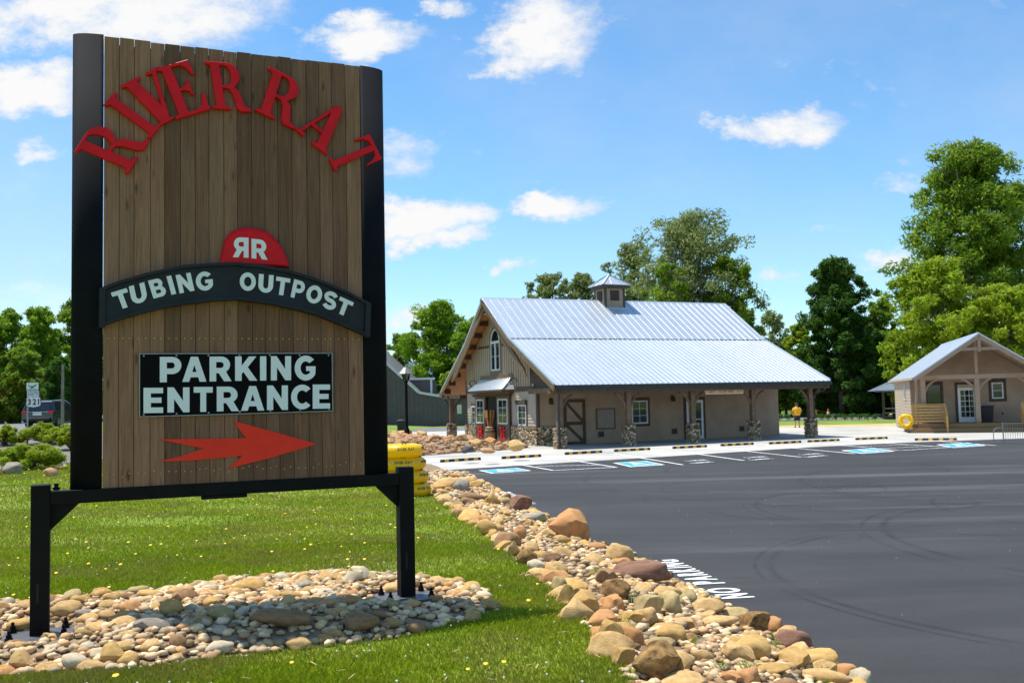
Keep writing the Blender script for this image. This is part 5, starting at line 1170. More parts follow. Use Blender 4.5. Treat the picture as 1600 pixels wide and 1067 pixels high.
MB().box(6.45, 8.0, 4.20, 4.36, 7.44, 7.56).build('cupola_flashing', MT['galvalume'], cp)
# barrel with a basket of paddles in the doorway
def shop_pt(u, v, z=0): return (1.224 + u * math.cos(BY) - v * math.sin(BY), 48.30 + u * math.sin(BY) + v * math.cos(BY), LOTZ + z)
br = empty('wooden_barrel', shop_pt(-.36, 5.5), BY, 'small wooden barrel with dark hoops standing in the shop doorway', 'barrel')
mb = MB(); mb.lathe([(.25, .0), (.31, .25), (.33, .45), (.31, .66), (.26, .9), (.24, .9)], 16); mb.build('staves', MT['barrel'], br, True)
for z, r_ in ((.08, .275), (.26, .318), (.64, .318), (.82, .282)): mb = MB(); mb.lathe([(r_, z - .03), (r_ + .008, z), (r_, z + .03)], 16); mb.build('hoop', MT['dark_metal'], br)
bk = empty('paddle_bundle', shop_pt(-.36, 5.55, .9), BY, 'bundle of orange wooden paddles standing on the barrel in the doorway', 'paddles')
for i in range(7):
    a = i * .9; b = (.10 * math.cos(a), .10 * math.sin(a)); t = (b[0] * 2.2 + .05, b[1] * 2.4 + .12)
    mb = MB().tube([(*b, 0), (*t, .55)], .03, 6); mb.beam((*t, .5), (t[0] * 1.15, t[1] * 1.15, .92), .16, .03); mb.build('paddle', MT['soffit_wood'], bk)
# ------------------------------------------------------------------ small changing-room cabin on the right
HY = R(-16.226); Q0 = (22.383, 53.385, LOTZ)
cab = empty('cabin', Q0, HY, 'small tan cabin with a metal gable roof, wooden deck and white glazed door', 'building')
fh = lambda v0: (lambda a, b, d: (a, v0 - d, b))
HW0, HW1, HV0, HV1, DZ = .22, 6.9, 2.4, 11.0, .50
HP = [(.12, 3.12), (3.56, 5.45), (7.0, 3.12)]
def hz(a): return float(np.interp(a, [p[0] for p in HP], [p[1] for p in HP]))
MB().prism([(HW0, .05), (HW1, .05), (HW1, hz(HW1) - .16), (3.56, hz(3.56) - .16), (HW0, hz(HW0) - .16)], lambda a, b, c: (a, c, b), HV0, HV1).build('walls', MT['siding'], cab)
lm = MB(); zz = DZ
while zz < 5.2:
    ins = max(0.0, (zz + .19 + .17 - 3.12) / .6773) if zz + .19 > 2.95 else 0.0
    a0_, a1_ = max(HW0, HP[0][0] + ins), min(HW1, HP[2][0] - ins)
    if a1_ - a0_ > .2:
        q_ = laps(fh(HV0), a0_, a1_, zz, zz + .19, .19, [(1.0, 1.95, 1.4, 2.85), (2.6, 3.85, .4, 2.6), (4.4, 5.25, 1.7, 2.9)]); lm.add(q_.v, q_.f)
    zz += .19
lm.build('siding', MT['siding'], cab, fix=False, kind='stuff')
sd = [b for b in ()]
mb = MB(); z = .08
while z < 2.95:
    mb.add([(HW0 - .003, HV0, z), (HW0 - .003, HV1, z), (HW0 - .018, HV1, z), (HW0 - .018, HV0, z), (HW0 - .004, HV1, z + .195), (HW0 - .004, HV0, z + .195)], [(0, 1, 2, 3), (3, 2, 4, 5)]); z += .19
mb.build('siding', MT['siding_light'], cab, fix=False, kind='stuff')
RV0, RV1 = -.25, 13.2
mb = MB()
for (a, b) in ((HP[0], HP[1]), (HP[1], HP[2])):
    mb.add([(a[0], RV0 + .03, a[1] - .14), (a[0], RV1, a[1] - .14), (b[0], RV1, b[1] - .14), (b[0], RV0 + .03, b[1] - .14), (a[0], RV0 + .03, a[1] - .01), (a[0], RV1, a[1] - .01), (b[0], RV1, b[1] - .01), (b[0], RV0 + .03, b[1] - .01)],
           [(3, 2, 1, 0), (4, 5, 6, 7), (0, 1, 5, 4), (1, 2, 6, 5), (2, 3, 7, 6), (3, 0, 4, 7)])
mb.build('roof_deck', MT['siding'], cab)
n_ = 15; pw = (RV1 - RV0) / n_
for (a, b), s in (((HP[0], HP[1]), 1), ((HP[2], HP[1]), -1)):
    xs = [0, .03, .05, .08, .10, pw / 2 - .03, pw / 2, pw / 2 + .03, pw]; hh_ = [0, 0, .035, .035, 0, 0, .02, 0, 0]
    V = [(a[0] - s * .04, x, a[1] - .03 + .012 + h) for x, h in zip(xs, hh_)] + [(b[0], x, b[1] + .012 + h) for x, h in zip(xs, hh_)]
    me = npmesh('roof_panel', V, [(i, i + 1, 10 + i, 9 + i) if s < 0 else (i + 1, i, 9 + i, 10 + i) for i in range(8)]); me.materials.append(MT['cabin_roof'])
    for i in range(n_): link('roof_panel', me, None, cab).location.y = RV0 + pw * i
MB().prism([(3.36, 5.34), (3.56, 5.52), (3.76, 5.34), (3.56, 5.48)], lambda a, b, c: (a, c, b), RV0, RV1).build('ridge_cap', MT['cabin_roof'], cab)
mb = MB(); m2 = MB()
for a, b in ((HP[0], HP[1]), (HP[2], HP[1])):
    mb.beam((a[0], RV0, a[1] - .14), (b[0], RV0, b[1] - .14), .06, .24, (0, 0, 1)); m2.beam((a[0], RV0 - .04, a[1] + .0), (b[0], RV0 - .04, b[1] + .0), .03, .06, (0, 0, 1))
mb.build('rake_fascia', MT['siding'], cab); m2.build('rake_flashing', MT['white_trim'], cab)
MB().box(.02, .12, RV0, RV1, 2.98, 3.10).build('gutter', MT['siding_light'], cab)
# porch truss
PV = .95
MB().box(.55, 6.95, PV - .12, PV + .12, 2.98, 3.22).build('porch_beam', MT['siding'], cab)
for a, hgt in ((.72, 2.98), (3.52, 2.98), (6.35, 2.98)):
    MB().box(a - .13, a + .13, PV - .13, PV + .13, DZ, hgt).build('porch_post', MT['siding'], cab, bevel=.01)
    for s in (-1, 1):
        if not (a < 1 and s < 0) and not (a > 6 and s > 0): MB().tube([(a + s * .1, PV, 2.25), (a + s * .25, PV, 2.62), (a + s * .6, PV, 2.92), (a + s * .75, PV, 2.97)], .06, 5).build('knee_brace', MT['siding'], cab)
MB().box(3.46, 3.62, PV - .07, PV + .07, 3.22, 5.2).build('king_post', MT['siding'], cab)
MB().box(2.55, 4.60, RV0 + .02, RV0 + .14, 4.52, 4.68).build('collar_tie', MT['siding'], cab); MB().box(3.47, 3.63, RV0 + .0, RV0 + .15, 4.45, 5.25).build('king_post', MT['siding'], cab)
MB().box(.30, .42, PV - .1, PV + .1, DZ, 3.0).build('corner_post', MT['siding'], cab)
# deck with two steps and rails
dk = empty('deck', (0, 0, 0)); dk.parent = cab
for i in range(17): MB().box(.30, 7.6, .45 + i * .118, .45 + i * .118 + .112, DZ - .04, DZ).build('board', MT['deck_wood'], dk)
MB().box(.30, 7.6, .42, .45, .22, DZ - .04).build('riser', MT['deck_wood'], dk); 
for i in range(3): MB().box(.0, 7.6, .02 + i * .135, .02 + i * .135 + .128, .20, .24).build('board', MT['deck_wood'], dk)
MB().box(.0, 7.6, .0, .02, .02, .23).build('riser', MT['deck_wood'], dk); MB().box(-.1, .02, 0, 3.4, .02, .22).build('riser', MT['deck_wood'], dk)
for i in range(3): MB().box(-.28 + i * .13, -.28 + i * .13 + .124, .02, 3.6, .20, .24).build('board', MT['deck_wood'], dk)
def railing(a0, a1, s):
    r = empty('railing', (0, 0, 0)); r.parent = cab
    hi, lo = (a1, a0)
    for k in range(6): MB().box(a0, a1 - .02, .56, .60, DZ + .10 + k * .165, DZ + .195 + k * .165).build('slat', MT['rail_wood'], r)
    MB().box(a0 - .03, a1, .52, .66, DZ + 1.06, DZ + 1.11).build('cap_rail', MT['rail_wood'], r)
    for a in (a0 + .05, a1 - .05): MB().box(a - .05, a + .05, .61, .71, DZ, DZ + 1.06).build('rail_post', MT['rail_wood'], r)
    e = a1 if s > 0 else a0
    MB().beam((e - .05 * s, .58, DZ + 1.06), (e - .05 * s, -.02, DZ + .50), .12, .05).build('stair_rail', MT['rail_wood'], r)
    MB().box(e - .05 - .05 * s, e + .05 - .05 * s, -.06, .04, .02, DZ + .48).build('rail_post', MT['rail_wood'], r)
    for k in range(5): MB().beam((e - .05 * s, .55, DZ + .2 + k * .17), (e - .05 * s, .02, DZ - .22 + k * .14), .04, .10).build('slat', MT['rail_wood'], r)
railing(.02, 1.82, 1); railing(5.62, 7.5, -1)
window(fh(HV0), 1.06, 1.88, 1.52, 2.74, 1, 2, cab, .05, 'timber', casing=('timber', .10)); window(fh(HV0), 4.54, 5.14, 1.82, 2.74, 1, 2, cab, .06, 'white_trim', casing=('timber', .16))
window(lambda a, b, d: (HW0 - d, a, b), 4.6, 5.2, 1.85, 2.75, 1, 2, cab, .05, 'white_trim')
f2 = fh(HV0)
door = MB()
for p in (((2.74, 2.88), (DZ + .01, 2.47)), ((3.57, 3.71), (DZ + .01, 2.47)), ((2.88, 3.57), (2.33, 2.47)), ((2.88, 3.57), (DZ + .01, DZ + .30))): door.prism([(p[0][0], p[1][0]), (p[0][1], p[1][0]), (p[0][1], p[1][1]), (p[0][0], p[1][1])], f2, .02, .07)
for i in range(1, 3): x = 2.88 + .23 * i; door.prism([(x - .014, DZ + .30), (x + .014, DZ + .30), (x + .014, 2.33), (x - .014, 2.33)], f2, .03, .055)
for j in range(1, 5): y = DZ + .30 + (2.33 - DZ - .30) * j / 5; door.prism([(2.88, y - .014), (3.57, y - .014), (3.57, y + .014), (2.88, y + .014)], f2, .031, .056)
door = door.build('glazed_door', MT['sign_white'], cab)
for i in range(3):
    for j in range(5):
        x = 2.88 + .23 * i; h = (2.33 - DZ - .30) / 5; y = DZ + .30 + h * j; MB().prism([(x + .012, y + .012), (x + .218, y + .012), (x + .218, y + h - .012), (x + .012, y + h - .012)], f2, .02, .03).build('pane', MT['glass_dark'], door)
MB().prism([(3.60, 1.42), (3.65, 1.42), (3.65, 1.58), (3.60, 1.58)], f2, .072, .10).build('handle', MT['dark_metal'], door)
mb = MB()
for p in (((2.60, 2.74), (DZ, 2.80)), ((3.71, 3.82), (DZ, 2.80)), ((2.74, 3.71), (2.66, 2.80))): mb.prism([(p[0][0], p[1][0]), (p[0][1], p[1][0]), (p[0][1], p[1][1]), (p[0][0], p[1][1])], f2, .012, .06)
mb.build('casing', MT['timber'], door)
ds = MB().prism([(2.76, 2.48), (3.69, 2.48), (3.69, 2.65), (2.76, 2.65)], f2, .02, .05).build('door_sign', MT['cream'], cab)
text_row('CHANGING ROOM', .02, lambda a, b, d: f2(a, b, d), 2.81, 3.64, 2.52, 2.61, .051, .056, 'lettering', MT['red_sign'], ds, joined=True)
MB().box(5.0, 5.08, HV0 - .05, HV0 - .02, .9, 1.05).build('outlet_box', MT['dark_metal'], cab)
def cab_pt(a, v, z=0): return (Q0[0] + a * math.cos(HY) - v * math.sin(HY), Q0[1] + a * math.sin(HY) + v * math.cos(HY), LOTZ + z)
tc_ = empty('trash_can', cab_pt(4.12, 1.75, DZ), HY, 'dark square trash can on the deck right of the white door', 'bin')
mb = MB(); mb.add([(-.24, -.24, 0), (.24, -.24, 0), (.24, .24, 0), (-.24, .24, 0), (-.30, -.30, .86), (.30, -.30, .86), (.30, .30, .86), (-.30, .30, .86)], [(3, 2, 1, 0), (4, 5, 6, 7), (0, 1, 5, 4), (1, 2, 6, 5), (2, 3, 7, 6), (3, 0, 4, 7)]); mb.build('can', MT['rubber'], tc_)
MB().box(-.33, .33, -.33, .33, .861, .93).build('lid', MT['rubber'], tc_, bevel=.02)
q = cab_pt(-.30, .55, .24); tube_ring((q[0], q[1], q[2] + .42), .30, .13, 'yellow river tube propped upright at the left end of the cabin step', -.5, False, R(80))
# bicycle rack / barrier
bk0 = hit(1553, 692, flat); rk = empty('crowd_barrier', (bk0[0], bk0[1], LOTZ), R(-2), 'grey steel barrier with close upright bars on the asphalt at the right edge', 'barrier')
MB().tube([(0, 0, .0), (0, 0, .45), (.04, 0, .58), (.16, 0, .66), (.42, 0, .66)], .018, 6).build('frame', MT['steel'], rk); MB().tube([(0, 0, .12), (.42, 0, .12)], .015, 6).build('frame', MT['steel'], rk)
MB().tube([(.42, 0, 0), (.42, 0, .90)], .025, 6).build('post', MT['steel'], rk)
MB().tube([(.42, 0, .84), (2.6, 0, .84)], .018, 6).build('top_rail', MT['steel'], rk); MB().tube([(.42, 0, .14), (2.6, 0, .14)], .018, 6).build('bottom_rail', MT['steel'], rk)
mb = MB()
for i in range(20): mb.tube([(.52 + i * .105, 0, .14), (.52 + i * .105, 0, .84)], .009, 5)
mb.build('bars', MT['steel'], rk)
# wheel stops
def wheel_stop():
    w = empty('wheel_stop', (0, 0, 0)); P = [(-.075, 0), (.075, 0), (.05, .105), (-.05, .105)]
    mb = MB().prism(P, lambda a, b, c: (c, a, b), -.92, .92); b_ = mb.build('body', MT['rubber'], w, bevel=.008)
    for x in (-.68, -.23, .23, .68):
        Q = [(-.078, -.0), (.078, -.0), (.0525, .1085), (-.0525, .1085)]; MB().prism(Q, lambda a, b, c: (c + b * .25, a, b + .001), x - .11, x + .07).build('stripe', MT['yellow_paint'], w)
    return w
STOPS = [(720, 720.5, 36), (815, 715.5, 32), (912, 709, 29), (988, 704.5, 27), (1078, 700, 26), (1152, 696, 25), (1227, 693, 24), (1287, 690, 22), (1362, 686.5, 18), (1462, 688, -14)]
WL = ['black and yellow wheel stop nearest the red rock bed', 'wheel stop second from the red rock bed, before the boulder', 'wheel stop in front of the first stone porch pillar', 'wheel stop between the first two porch pillars, by the second blue symbol', 'wheel stop in front of the shop window pillar',
      'wheel stop before the glazed shop door', 'wheel stop just left of the fourth porch pillar', 'wheel stop at the right corner of the shop porch', 'wheel stop on the concrete between shop and cabin', 'wheel stop in front of the cabin deck, turned the other way']
ws = wheel_stop()
for i, (px, py, yaw) in enumerate(STOPS):
    o = ws if i == 0 else copy_tree(ws); p = hit(px, py, flat); o.location = (p[0], p[1], -2.343); o.rotation_euler.z = R(yaw); tag(o, WL[i], 'wheel stop', 'wheel stops along the parking bays')
# ------------------------------------------------------------------ grey metal barn behind, on the left
gb = empty('grey_barn', (-11, 95, -2.42), 0, 'dark grey metal barn with white roof trim behind the rock bed', 'building')
Yb = 95.0
def gp(px, py): d = ray(px, py); p = d * (Yb / d[1]); return (p[0] + 11, p[2] + 2.42)
pr = [gp(612.5, 575), gp(629, 591), gp(654.5, 613), gp(690, 619), gp(728, 621)]
pkx = -9.0; slope = (pr[0][1] - pr[2][1]) / (pr[2][0] - pr[0][0]); pk = (pkx, pr[0][1] + (pr[0][0] - pkx) * slope)
left = [(2 * pkx - p[0], p[1]) for p in (pr[4], pr[2])]
outl = [(left[0][0], 0), (pr[4][0], 0), pr[4], pr[3], pr[2], pr[0], pk, left[1], left[0]]
MB().prism(outl, lambda a, b, c: (a, c, b), 0, 16).build('walls', MT['grey_siding'], gb)
mb = MB(); x = left[0][0] + .1
while x < pr[4][0]:
    zt = float(np.interp(x, [left[0][0], left[1][0], pk[0], pr[2][0], pr[4][0]], [left[0][1], left[1][1], pk[1], pr[2][1], pr[4][1]])) - .1; mb.prism([(x, .05), (x + .08, .05), (x + .08, zt), (x, zt)], lambda a, b, c: (a, c, b), -.05, -.002); x += .45
mb.build('ribs', MT['grey_siding'], gb)
tp = [left[0], left[1], pk, pr[0], pr[2], pr[3], (pr[4][0] + .2, pr[4][1])]; mb = MB(); m2 = MB()
for a, b in zip(tp[:-1], tp[1:]):
    mb.beam((a[0], -.15, a[1]), (b[0], -.15, b[1]), .08, .24); m2.add([(a[0], -.3, a[1] + .1), (b[0], -.3, b[1] + .1), (b[0], 16.2, b[1] + .1), (a[0], 16.2, a[1] + .1)], [(0, 1, 2, 3)])
mb.build('rake_trim', MT['white_trim'], gb); m2.build('roof', MT['lantern_grey'], gb, fix=False)
u0, u1 = gp(637, 588), gp(671, 592); u2 = gp(671, 614)
MB().box(u0[0] - 3, u1[0], 3.0, 9.0, u2[1] - 1.0, u1[1]).build('upper_block', MT['grey_siding'], gb)
MB().beam((u0[0] - 3, 2.9, u1[1] + .12), (u1[0] + .3, 2.9, u1[1] + .1), .3, .2).build('upper_trim', MT['white_trim'], gb); MB().box(u1[0] - .18, u1[0] + .02, 2.9, 2.98, u2[1] - .4, u1[1]).build('upper_trim', MT['white_trim'], gb)
MB().box(pr[4][0] - .9, pr[4][0] - .45, -.06, -.01, 1.2, 2.1).build('window', MT['cream'], gb)
# ------------------------------------------------------------------ left: US 321 sign, car, small house, pole
sx, sy = -19.2, 37.5; zt0 = float(lawn_z(sx, sy))
ts = empty('route_sign', (sx, sy, zt0), R(-10), 'white road sign reading South 321 with a green bird panel above the junipers', 'road sign')
def sgp(px, py): d = ray(px, py); p = d * (sy / d[1]); return (p[0] - sx, p[2] - zt0)
s0, s1 = sgp(41.5, 598), sgp(62, 609.5); fz = lambda a, b, d: (a, -d, b)
MB().tube([(0.0, .03, -.3), (0.0, .03, s0[1] - .05)], .03, 6).build('post', MT['steel'], ts)
tp_ = MB().prism([(s0[0], s1[1]), (s1[0], s1[1]), (s1[0], s0[1]), (s0[0], s0[1])], fz, 0, .01).build('parkway_panel', MT['sign_white'], ts)
c0 = ((s0[0] + s1[0]) / 2, (s0[1] + s1[1]) / 2)
MB().prism([(c0[0] + x * .20, c0[1] + y * .12) for x, y in ((-1, .75), (-.6, .25), (-.15, .1), (0, .3), (.12, .1), (1, .9), (.75, .1), (.3, -.25), (.55, -.55), (.2, -.45), (-.1, -.7), (-.5, -.62), (-.2, -.35), (-.75, 0))], fz, .011, .014).build('bird', MT['sign_green'], tp_)
MB().prism([(s0[0] + .02, s1[1] + .02), (s1[0] - .02, s1[1] + .02), (s1[0] - .02, s1[1] + .045), (s0[0] + .02, s1[1] + .045)], fz, .011, .013).build('green_bar', MT['sign_green'], tp_)
a, b = sgp(43, 611), sgp(63, 619); pn = MB().prism([(a[0], b[1]), (b[0], b[1]), (b[0], a[1]), (a[0], a[1])], fz, 0, .01).build('south_panel', MT['sign_white'], ts)
text_row('SOUTH', .015, fz, a[0] + .03, b[0] - .03, b[1] + .04, a[1] - .035, .010, .014, 'letter', MT['sign_black'], pn)
a, b = sgp(41, 620), sgp(66.5, 636); w_, h_ = b[0] - a[0], a[1] - b[1]; cx_, cy_ = (a[0] + b[0]) / 2, (a[1] + b[1]) / 2
half = [(0, .46), (.16, .50), (.34, .50), (.47, .36), (.45, .12), (.50, -.12), (.45, -.36), (.28, -.45), (.10, -.46), (0, -.52)]
shp = [(cx_ + x * w_ * 1.06, cy_ + y * h_ * 1.06) for x, y in half] + [(cx_ - x * w_ * 1.06, cy_ + y * h_ * 1.06) for x, y in half[-2:0:-1]]; shi = [(cx_ + (x - cx_) * .93, cy_ + (y - cy_) * .93) for x, y in shp]
sh = MB().prism(shp, fz, 0, .008).build('shield', MT['sign_black'], ts); MB().prism(shi, fz, .009, .013).build('shield_face', MT['sign_white'], sh)
text_row('321', .03, fz, cx_ - w_ * .39, cx_ + w_ * .39, cy_ - h_ * .27, cy_ + h_ * .30, .0135, .017, 'digit', MT['sign_black'], sh, gap=.22)
# dark car seen from behind
car = empty('parked_car', (0, 0, 0), 0, 'black sport utility car seen from behind on the road beyond the junipers', 'car'); cpos = hit(58, 668.5, lambda x, y: -1.05 + 0 * np.asarray(x)); 
car.location = tuple(cpos); car.rotation_euler = (0, 0, R(4))
side = [(-.15, .35), (.0, .42), (.02, .95), (.10, 1.02), (.32, 1.62), (.50, 1.70), (2.2, 1.74), (2.75, 1.60), (3.45, 1.12), (4.5, .98), (4.72, .75), (4.75, .40), (4.6, .30), (.1, .28)]
def wd(z): return .95 if z < 1.0 else .95 - (z - 1.0) * .26
V = [(-wd(z), y, z) for y, z in side] + [(wd(z), y, z) for y, z in side]; n = len(side)
MB().add(V, [tuple(range(n)), tuple(range(2 * n - 1, n - 1, -1))] + [(i, n + i, n + (i + 1) % n, (i + 1) % n) for i in range(n)]).build('body', MT['suv_paint'], car, bevel=.05)
MB().add([(-.74, .11, 1.06), (.74, .11, 1.06), (.66, .31, 1.56), (-.66, .31, 1.56)], [(0, 1, 2, 3)]).build('rear_window', MT['glass_dark'], car, fix=False).location.y = -.03
for s in (-1, 1):
    MB().add([(s * .955, .5, 1.06), (s * .955, 3.2, 1.06), (s * .80, 2.6, 1.56), (s * .80, .6, 1.60)], [(0, 1, 2, 3)]).build('side_window', MT['glass_dark'], car, fix=False)
    MB().box(*sorted((s * .62, s * .93)), -.03, .10, .86, 1.04).build('tail_light', MT['tail_red'], car, bevel=.02)
    MB().box(*sorted((s * .96, s * 1.14)), 2.9, 3.05, 1.05, 1.2).build('mirror', MT['suv_paint'], car)
    for y in (.85, 3.75):
        w = MB().tube([(s * .72, y, .36), (s * .96, y, .36)], .36, 18).build('wheel', MT['rubber'], car); MB().tube([(s * .955, y, .36), (s * .975, y, .36)], .22, 12).build('rim', MT['chrome'], w)
MB().box(-.26, .26, -.022, .02, .78, .93).build('number_plate', MT['sign_white'], car); MB().box(-.80, .80, -.20, .05, .42, .62).build('bumper', MT['rubber'], car, bevel=.04); MB().box(-.3, .3, -.01, .05, .96, 1.0).build('chrome_bar', MT['chrome'], car)
hb = empty('roadside_house', (-46.6, 78, -1.5), R(10), 'small pale roadside house with a red roof at the left edge', 'building')
MB().box(-4, 2.5, 0, 6, 0, 2.6).build('walls', MT['cream'], hb); MB().prism([(-4.6, 2.5), (3.1, 2.5), (-.7, 4.0)], lambda a, b, c: (a, c, b), -.5, 6.5).build('roof', MT['roof_red'], hb)
for x in (-2.5, .6): o = MB().box(x, x + .9, -.05, -.005, .9, 2.1).build('window', MT['white_trim'], hb); MB().box(x + .08, x + .82, -.07, -.051, .98, 2.02).build('pane', MT['glass_dark'], o)
up = hit(97, 668, lambda x, y: -1.06 + 0 * np.asarray(x)); ut = empty('utility_pole', (float(ray(98, 600)[0] / ray(98, 600)[1]) * 58, 58, -1.4), 0, 'thin grey utility pole beside the left edge of the sign', 'pole')
MB().tube([(0, 0, 0), (0, 0, 4.2)], [.11, .08], 8).build('pole', MT['bark_pale'], ut)
# ------------------------------------------------------------------ far right clutter: cone, rope posts, shelter, boulders
cp_ = hit(1294.5, 652, lambda x, y: -2.4 + 0 * np.asarray(x)); cn = empty('traffic_cone', (cp_[0], cp_[1], -2.395), 0, 'orange and white traffic cone by the far road', 'cone')
mb = MB(); mb.lathe([(.21, .04), (.14, .36)], 12); mb.lathe([(.105, .54), (.045, .86), (.03, .86)], 12); mb.build('cone', MT['orange_cone'], cn); mb = MB(); mb.lathe([(.141, .36), (.106, .54)], 12); mb.build('white_band', MT['sign_white'], cn); MB().box(-.26, .26, -.26, .26, 0, .04).build('base', MT['orange_cone'], cn)
rp = [(1276, 640, 651), (1337, 635, 650)]
pp = []
for i, (px, pt, pb) in enumerate(rp):
    p = hit(px, pb, lambda x, y: -2.4 + 0 * np.asarray(x)); h = (pb - pt) / FPX * p[1]; po = empty('rope_post', (p[0], p[1], -2.40), 0, ('yellow rope post behind the right end of the shop porch', 'yellow rope post near the grey shelter')[i], 'post')
    MB().box(-.08, .08, -.08, .08, 0, h).build('stake', MT['yellow_paint'], po); MB().box(-.3, .3, -.3, .3, 0, .12).build('foot', MT['yellow_paint'], po); pp.append((p[0], p[1], -2.40 + h * .95))
a, b = np.array(pp[0]), np.array(pp[1]); o = MB().tube([tuple(a + (b - a) * t - np.array([0, 0, .5 * 4 * t * (1 - t) * .8])) for t in np.linspace(0, 1, 9)], .02, 5).build('barrier_rope', MT['yellow_paint']); tag(o, 'yellow rope strung between two stakes before the dark trees', 'rope')
she = empty('picnic_shelter', (37.5, 84, -2.42), R(-16), 'dark open shelter with a blue grey roof left of the cabin', 'building')
MB().box(-3.2, 6, 0, 6, 0, 2.6).build('walls', MT['unlit_inside'], she); mb = MB(); mb.add([(-5.3, -1.6, 2.5), (6.5, -1.6, 2.5), (6.5, .8, 3.5), (-3.2, .8, 3.5)], [(0, 1, 2, 3)]); mb.add([(-5.3, -1.6, 2.42), (6.5, -1.6, 2.42), (6.5, -1.6, 2.56), (-5.3, -1.6, 2.56)], [(0, 1, 2, 3)]); mb.add([(-3.2, .8, 3.5), (-5.3, -1.6, 2.5), (-5.3, 7, 2.5), (-3.2, 5, 3.5)], [(0, 1, 2, 3)]); mb.build('porch_roof', MT['slate_blue'], she, fix=False)
MB().prism([(-3.0, 3.45), (4.4, 3.45), (.9, 6.2)], lambda a, b, c: (a, c, b), .9, 6).build('gable_roof', MT['slate_blue'], she)
for x in (-4.6, -2, .8, 3.6): MB().box(x - .1, x + .1, -1.3, -1.1, 0, 2.45).build('porch_post', MT['timber'], she)
for x in (-2.6, .2, 2.8): MB().box(x, x + 1.2, -.03, -.005, .8, 2.0).build('window', MT['glass_dark'], she)
mb = MB()
for z in (.5, .9): mb.box(-4.6, 3.6, -1.24, -1.16, z, z + .1)
mb.build('porch_rail', MT['lantern_grey'], she)
for px, w, m, lb in ((1275, 10, 'rock_grey', 'grey boulder on the far verge left of the cone'), (1303, 9, 'rock_pale', 'pale boulder on the far verge right of the cone'), (1330, 9, 'rock_grey', 'grey boulder on the far verge by the rope stake'), (1352, 10, 'rock_pale', 'pale boulder left of the grey shelter'), (1372, 14, 'rock_grey', 'wide grey boulder before the grey shelter'), (1394, 12, 'rock_tan', 'tan boulder between the shelter and the cabin')):
    prock(px, 652, w, 6, m, 'round', lb, lambda x, y: -2.42 + 0 * np.asarray(x), 'boulders along the far verge', .8)
# ------------------------------------------------------------------ person in a yellow shirt, seen from behind
pq = hit(1246, 668, flat); man = empty('person', (pq[0], pq[1], LOTZ + .006), R(-8), 'person in a yellow T-shirt and dark shorts seen from behind at the shop corner', 'person')
def skin_body(name, pts, edges, root, mat, par, sub=2):
    me = bpy.data.meshes.new(name); me.from_pydata([p[:3] for p in pts], edges, []); o = bpy.data.objects.new(name, me); COL.objects.link(o)
    md = o.modifiers.new('skin', 'SKIN'); md.use_smooth_shade = True
    for i, p in enumerate(pts):
        s = me.skin_vertices[0].data[i]; s.radius = (p[3], p[4] if len(p) > 4 else p[3]); s.use_root = (i == root)
    sb = o.modifiers.new('sub', 'SUBSURF'); sb.levels = sub; sb.render_levels = sub
    me2 = bpy.data.meshes.new_from_object(o.evaluated_get(bpy.context.evaluated_depsgraph_get())); me2.polygons.foreach_set('use_smooth', [True] * len(me2.polygons))
    bpy.data.objects.remove(o); return link(name, me2, mat, par)
P = [(0, 0, .92, .15, .11), (0, .0, 1.10, .14, .10), (0, .0, 1.28, .16, .11), (0, .01, 1.40, .13, .08), (0, .02, 1.47, .055), (0, .03, 1.56, .085), (0, .03, 1.66, .085), (0, .03, 1.72, .05)]
E_ = [(i, i + 1) for i in range(7)]
for s in (-1, 1):
    b = len(P); P += [(s * .10, 0, .84, .095), (s * .12, .01, .48, .062), (s * .13, -.02, .30, .056), (s * .14, -.01, .09, .038), (s * .145, .10, .045, .036)]; E_ += [(0, b), (b, b + 1), (b + 1, b + 2), (b + 2, b + 3), (b + 3, b + 4)]
    b = len(P); P += [(s * .20, .01, 1.38, .062), (s * .27, .02, 1.10, .045), (s * .24, .16, .93, .034), (s * .22, .22, .88, .028)]; E_ += [(3, b), (b, b + 1), (b + 1, b + 2), (b + 2, b + 3)]
    for k, ln in enumerate((.075, .085, .08, .065)):
        c = len(P); P += [(s * (.235 - .018 * k), .25, .865 - .004 * k, .010), (s * (.235 - .018 * k), .25 + ln * .6, .845, .009), (s * (.232 - .018 * k), .25 + ln * .8, .815, .008)]; E_ += [(b + 3, c), (c, c + 1), (c + 1, c + 2)]
    c = len(P); P += [(s * .19, .24, .88, .011), (s * .175, .275, .87, .010)]; E_ += [(b + 3, c), (c, c + 1)]
body = skin_body('body', P, E_, 0, MT['skin'], man, 1)
def ell_tube(secs, n=16):
    mb = MB(); V = [(x + rx * math.cos(2 * math.pi * j / n), y + ry * math.sin(2 * math.pi * j / n), z) for x, y, z, rx, ry in secs for j in range(n)]; k = len(secs)
    return mb.add(V, [(i * n + j, i * n + (j + 1) % n, (i + 1) * n + (j + 1) % n, (i + 1) * n + j) for i in range(k - 1) for j in range(n)] + [tuple(range(n)), tuple((k - 1) * n + j for j in range(n))])
mb = ell_tube([(0, .0, .86, .205, .155), (0, .0, 1.0, .20, .15), (0, 0, 1.2, .215, .155), (0, .0, 1.36, .225, .14), (0, .01, 1.43, .15, .10), (0, .02, 1.47, .075, .075)])
for s in (-1, 1): mb.tube([(s * .15, .005, 1.37), (s * .23, .01, 1.27), (s * .268, .02, 1.14)], [.085, .082, .075], 10)
mb.build('t_shirt', MT['shirt'], man, True)
mb = ell_tube([(0, 0, .70, .19, .14), (0, 0, .90, .195, .15)])
for s in (-1, 1): mb.tube([(s * .10, 0, .78), (s * .115, .005, .50)], [.115, .105], 12)
mb.build('shorts', MT['shorts'], man, True)
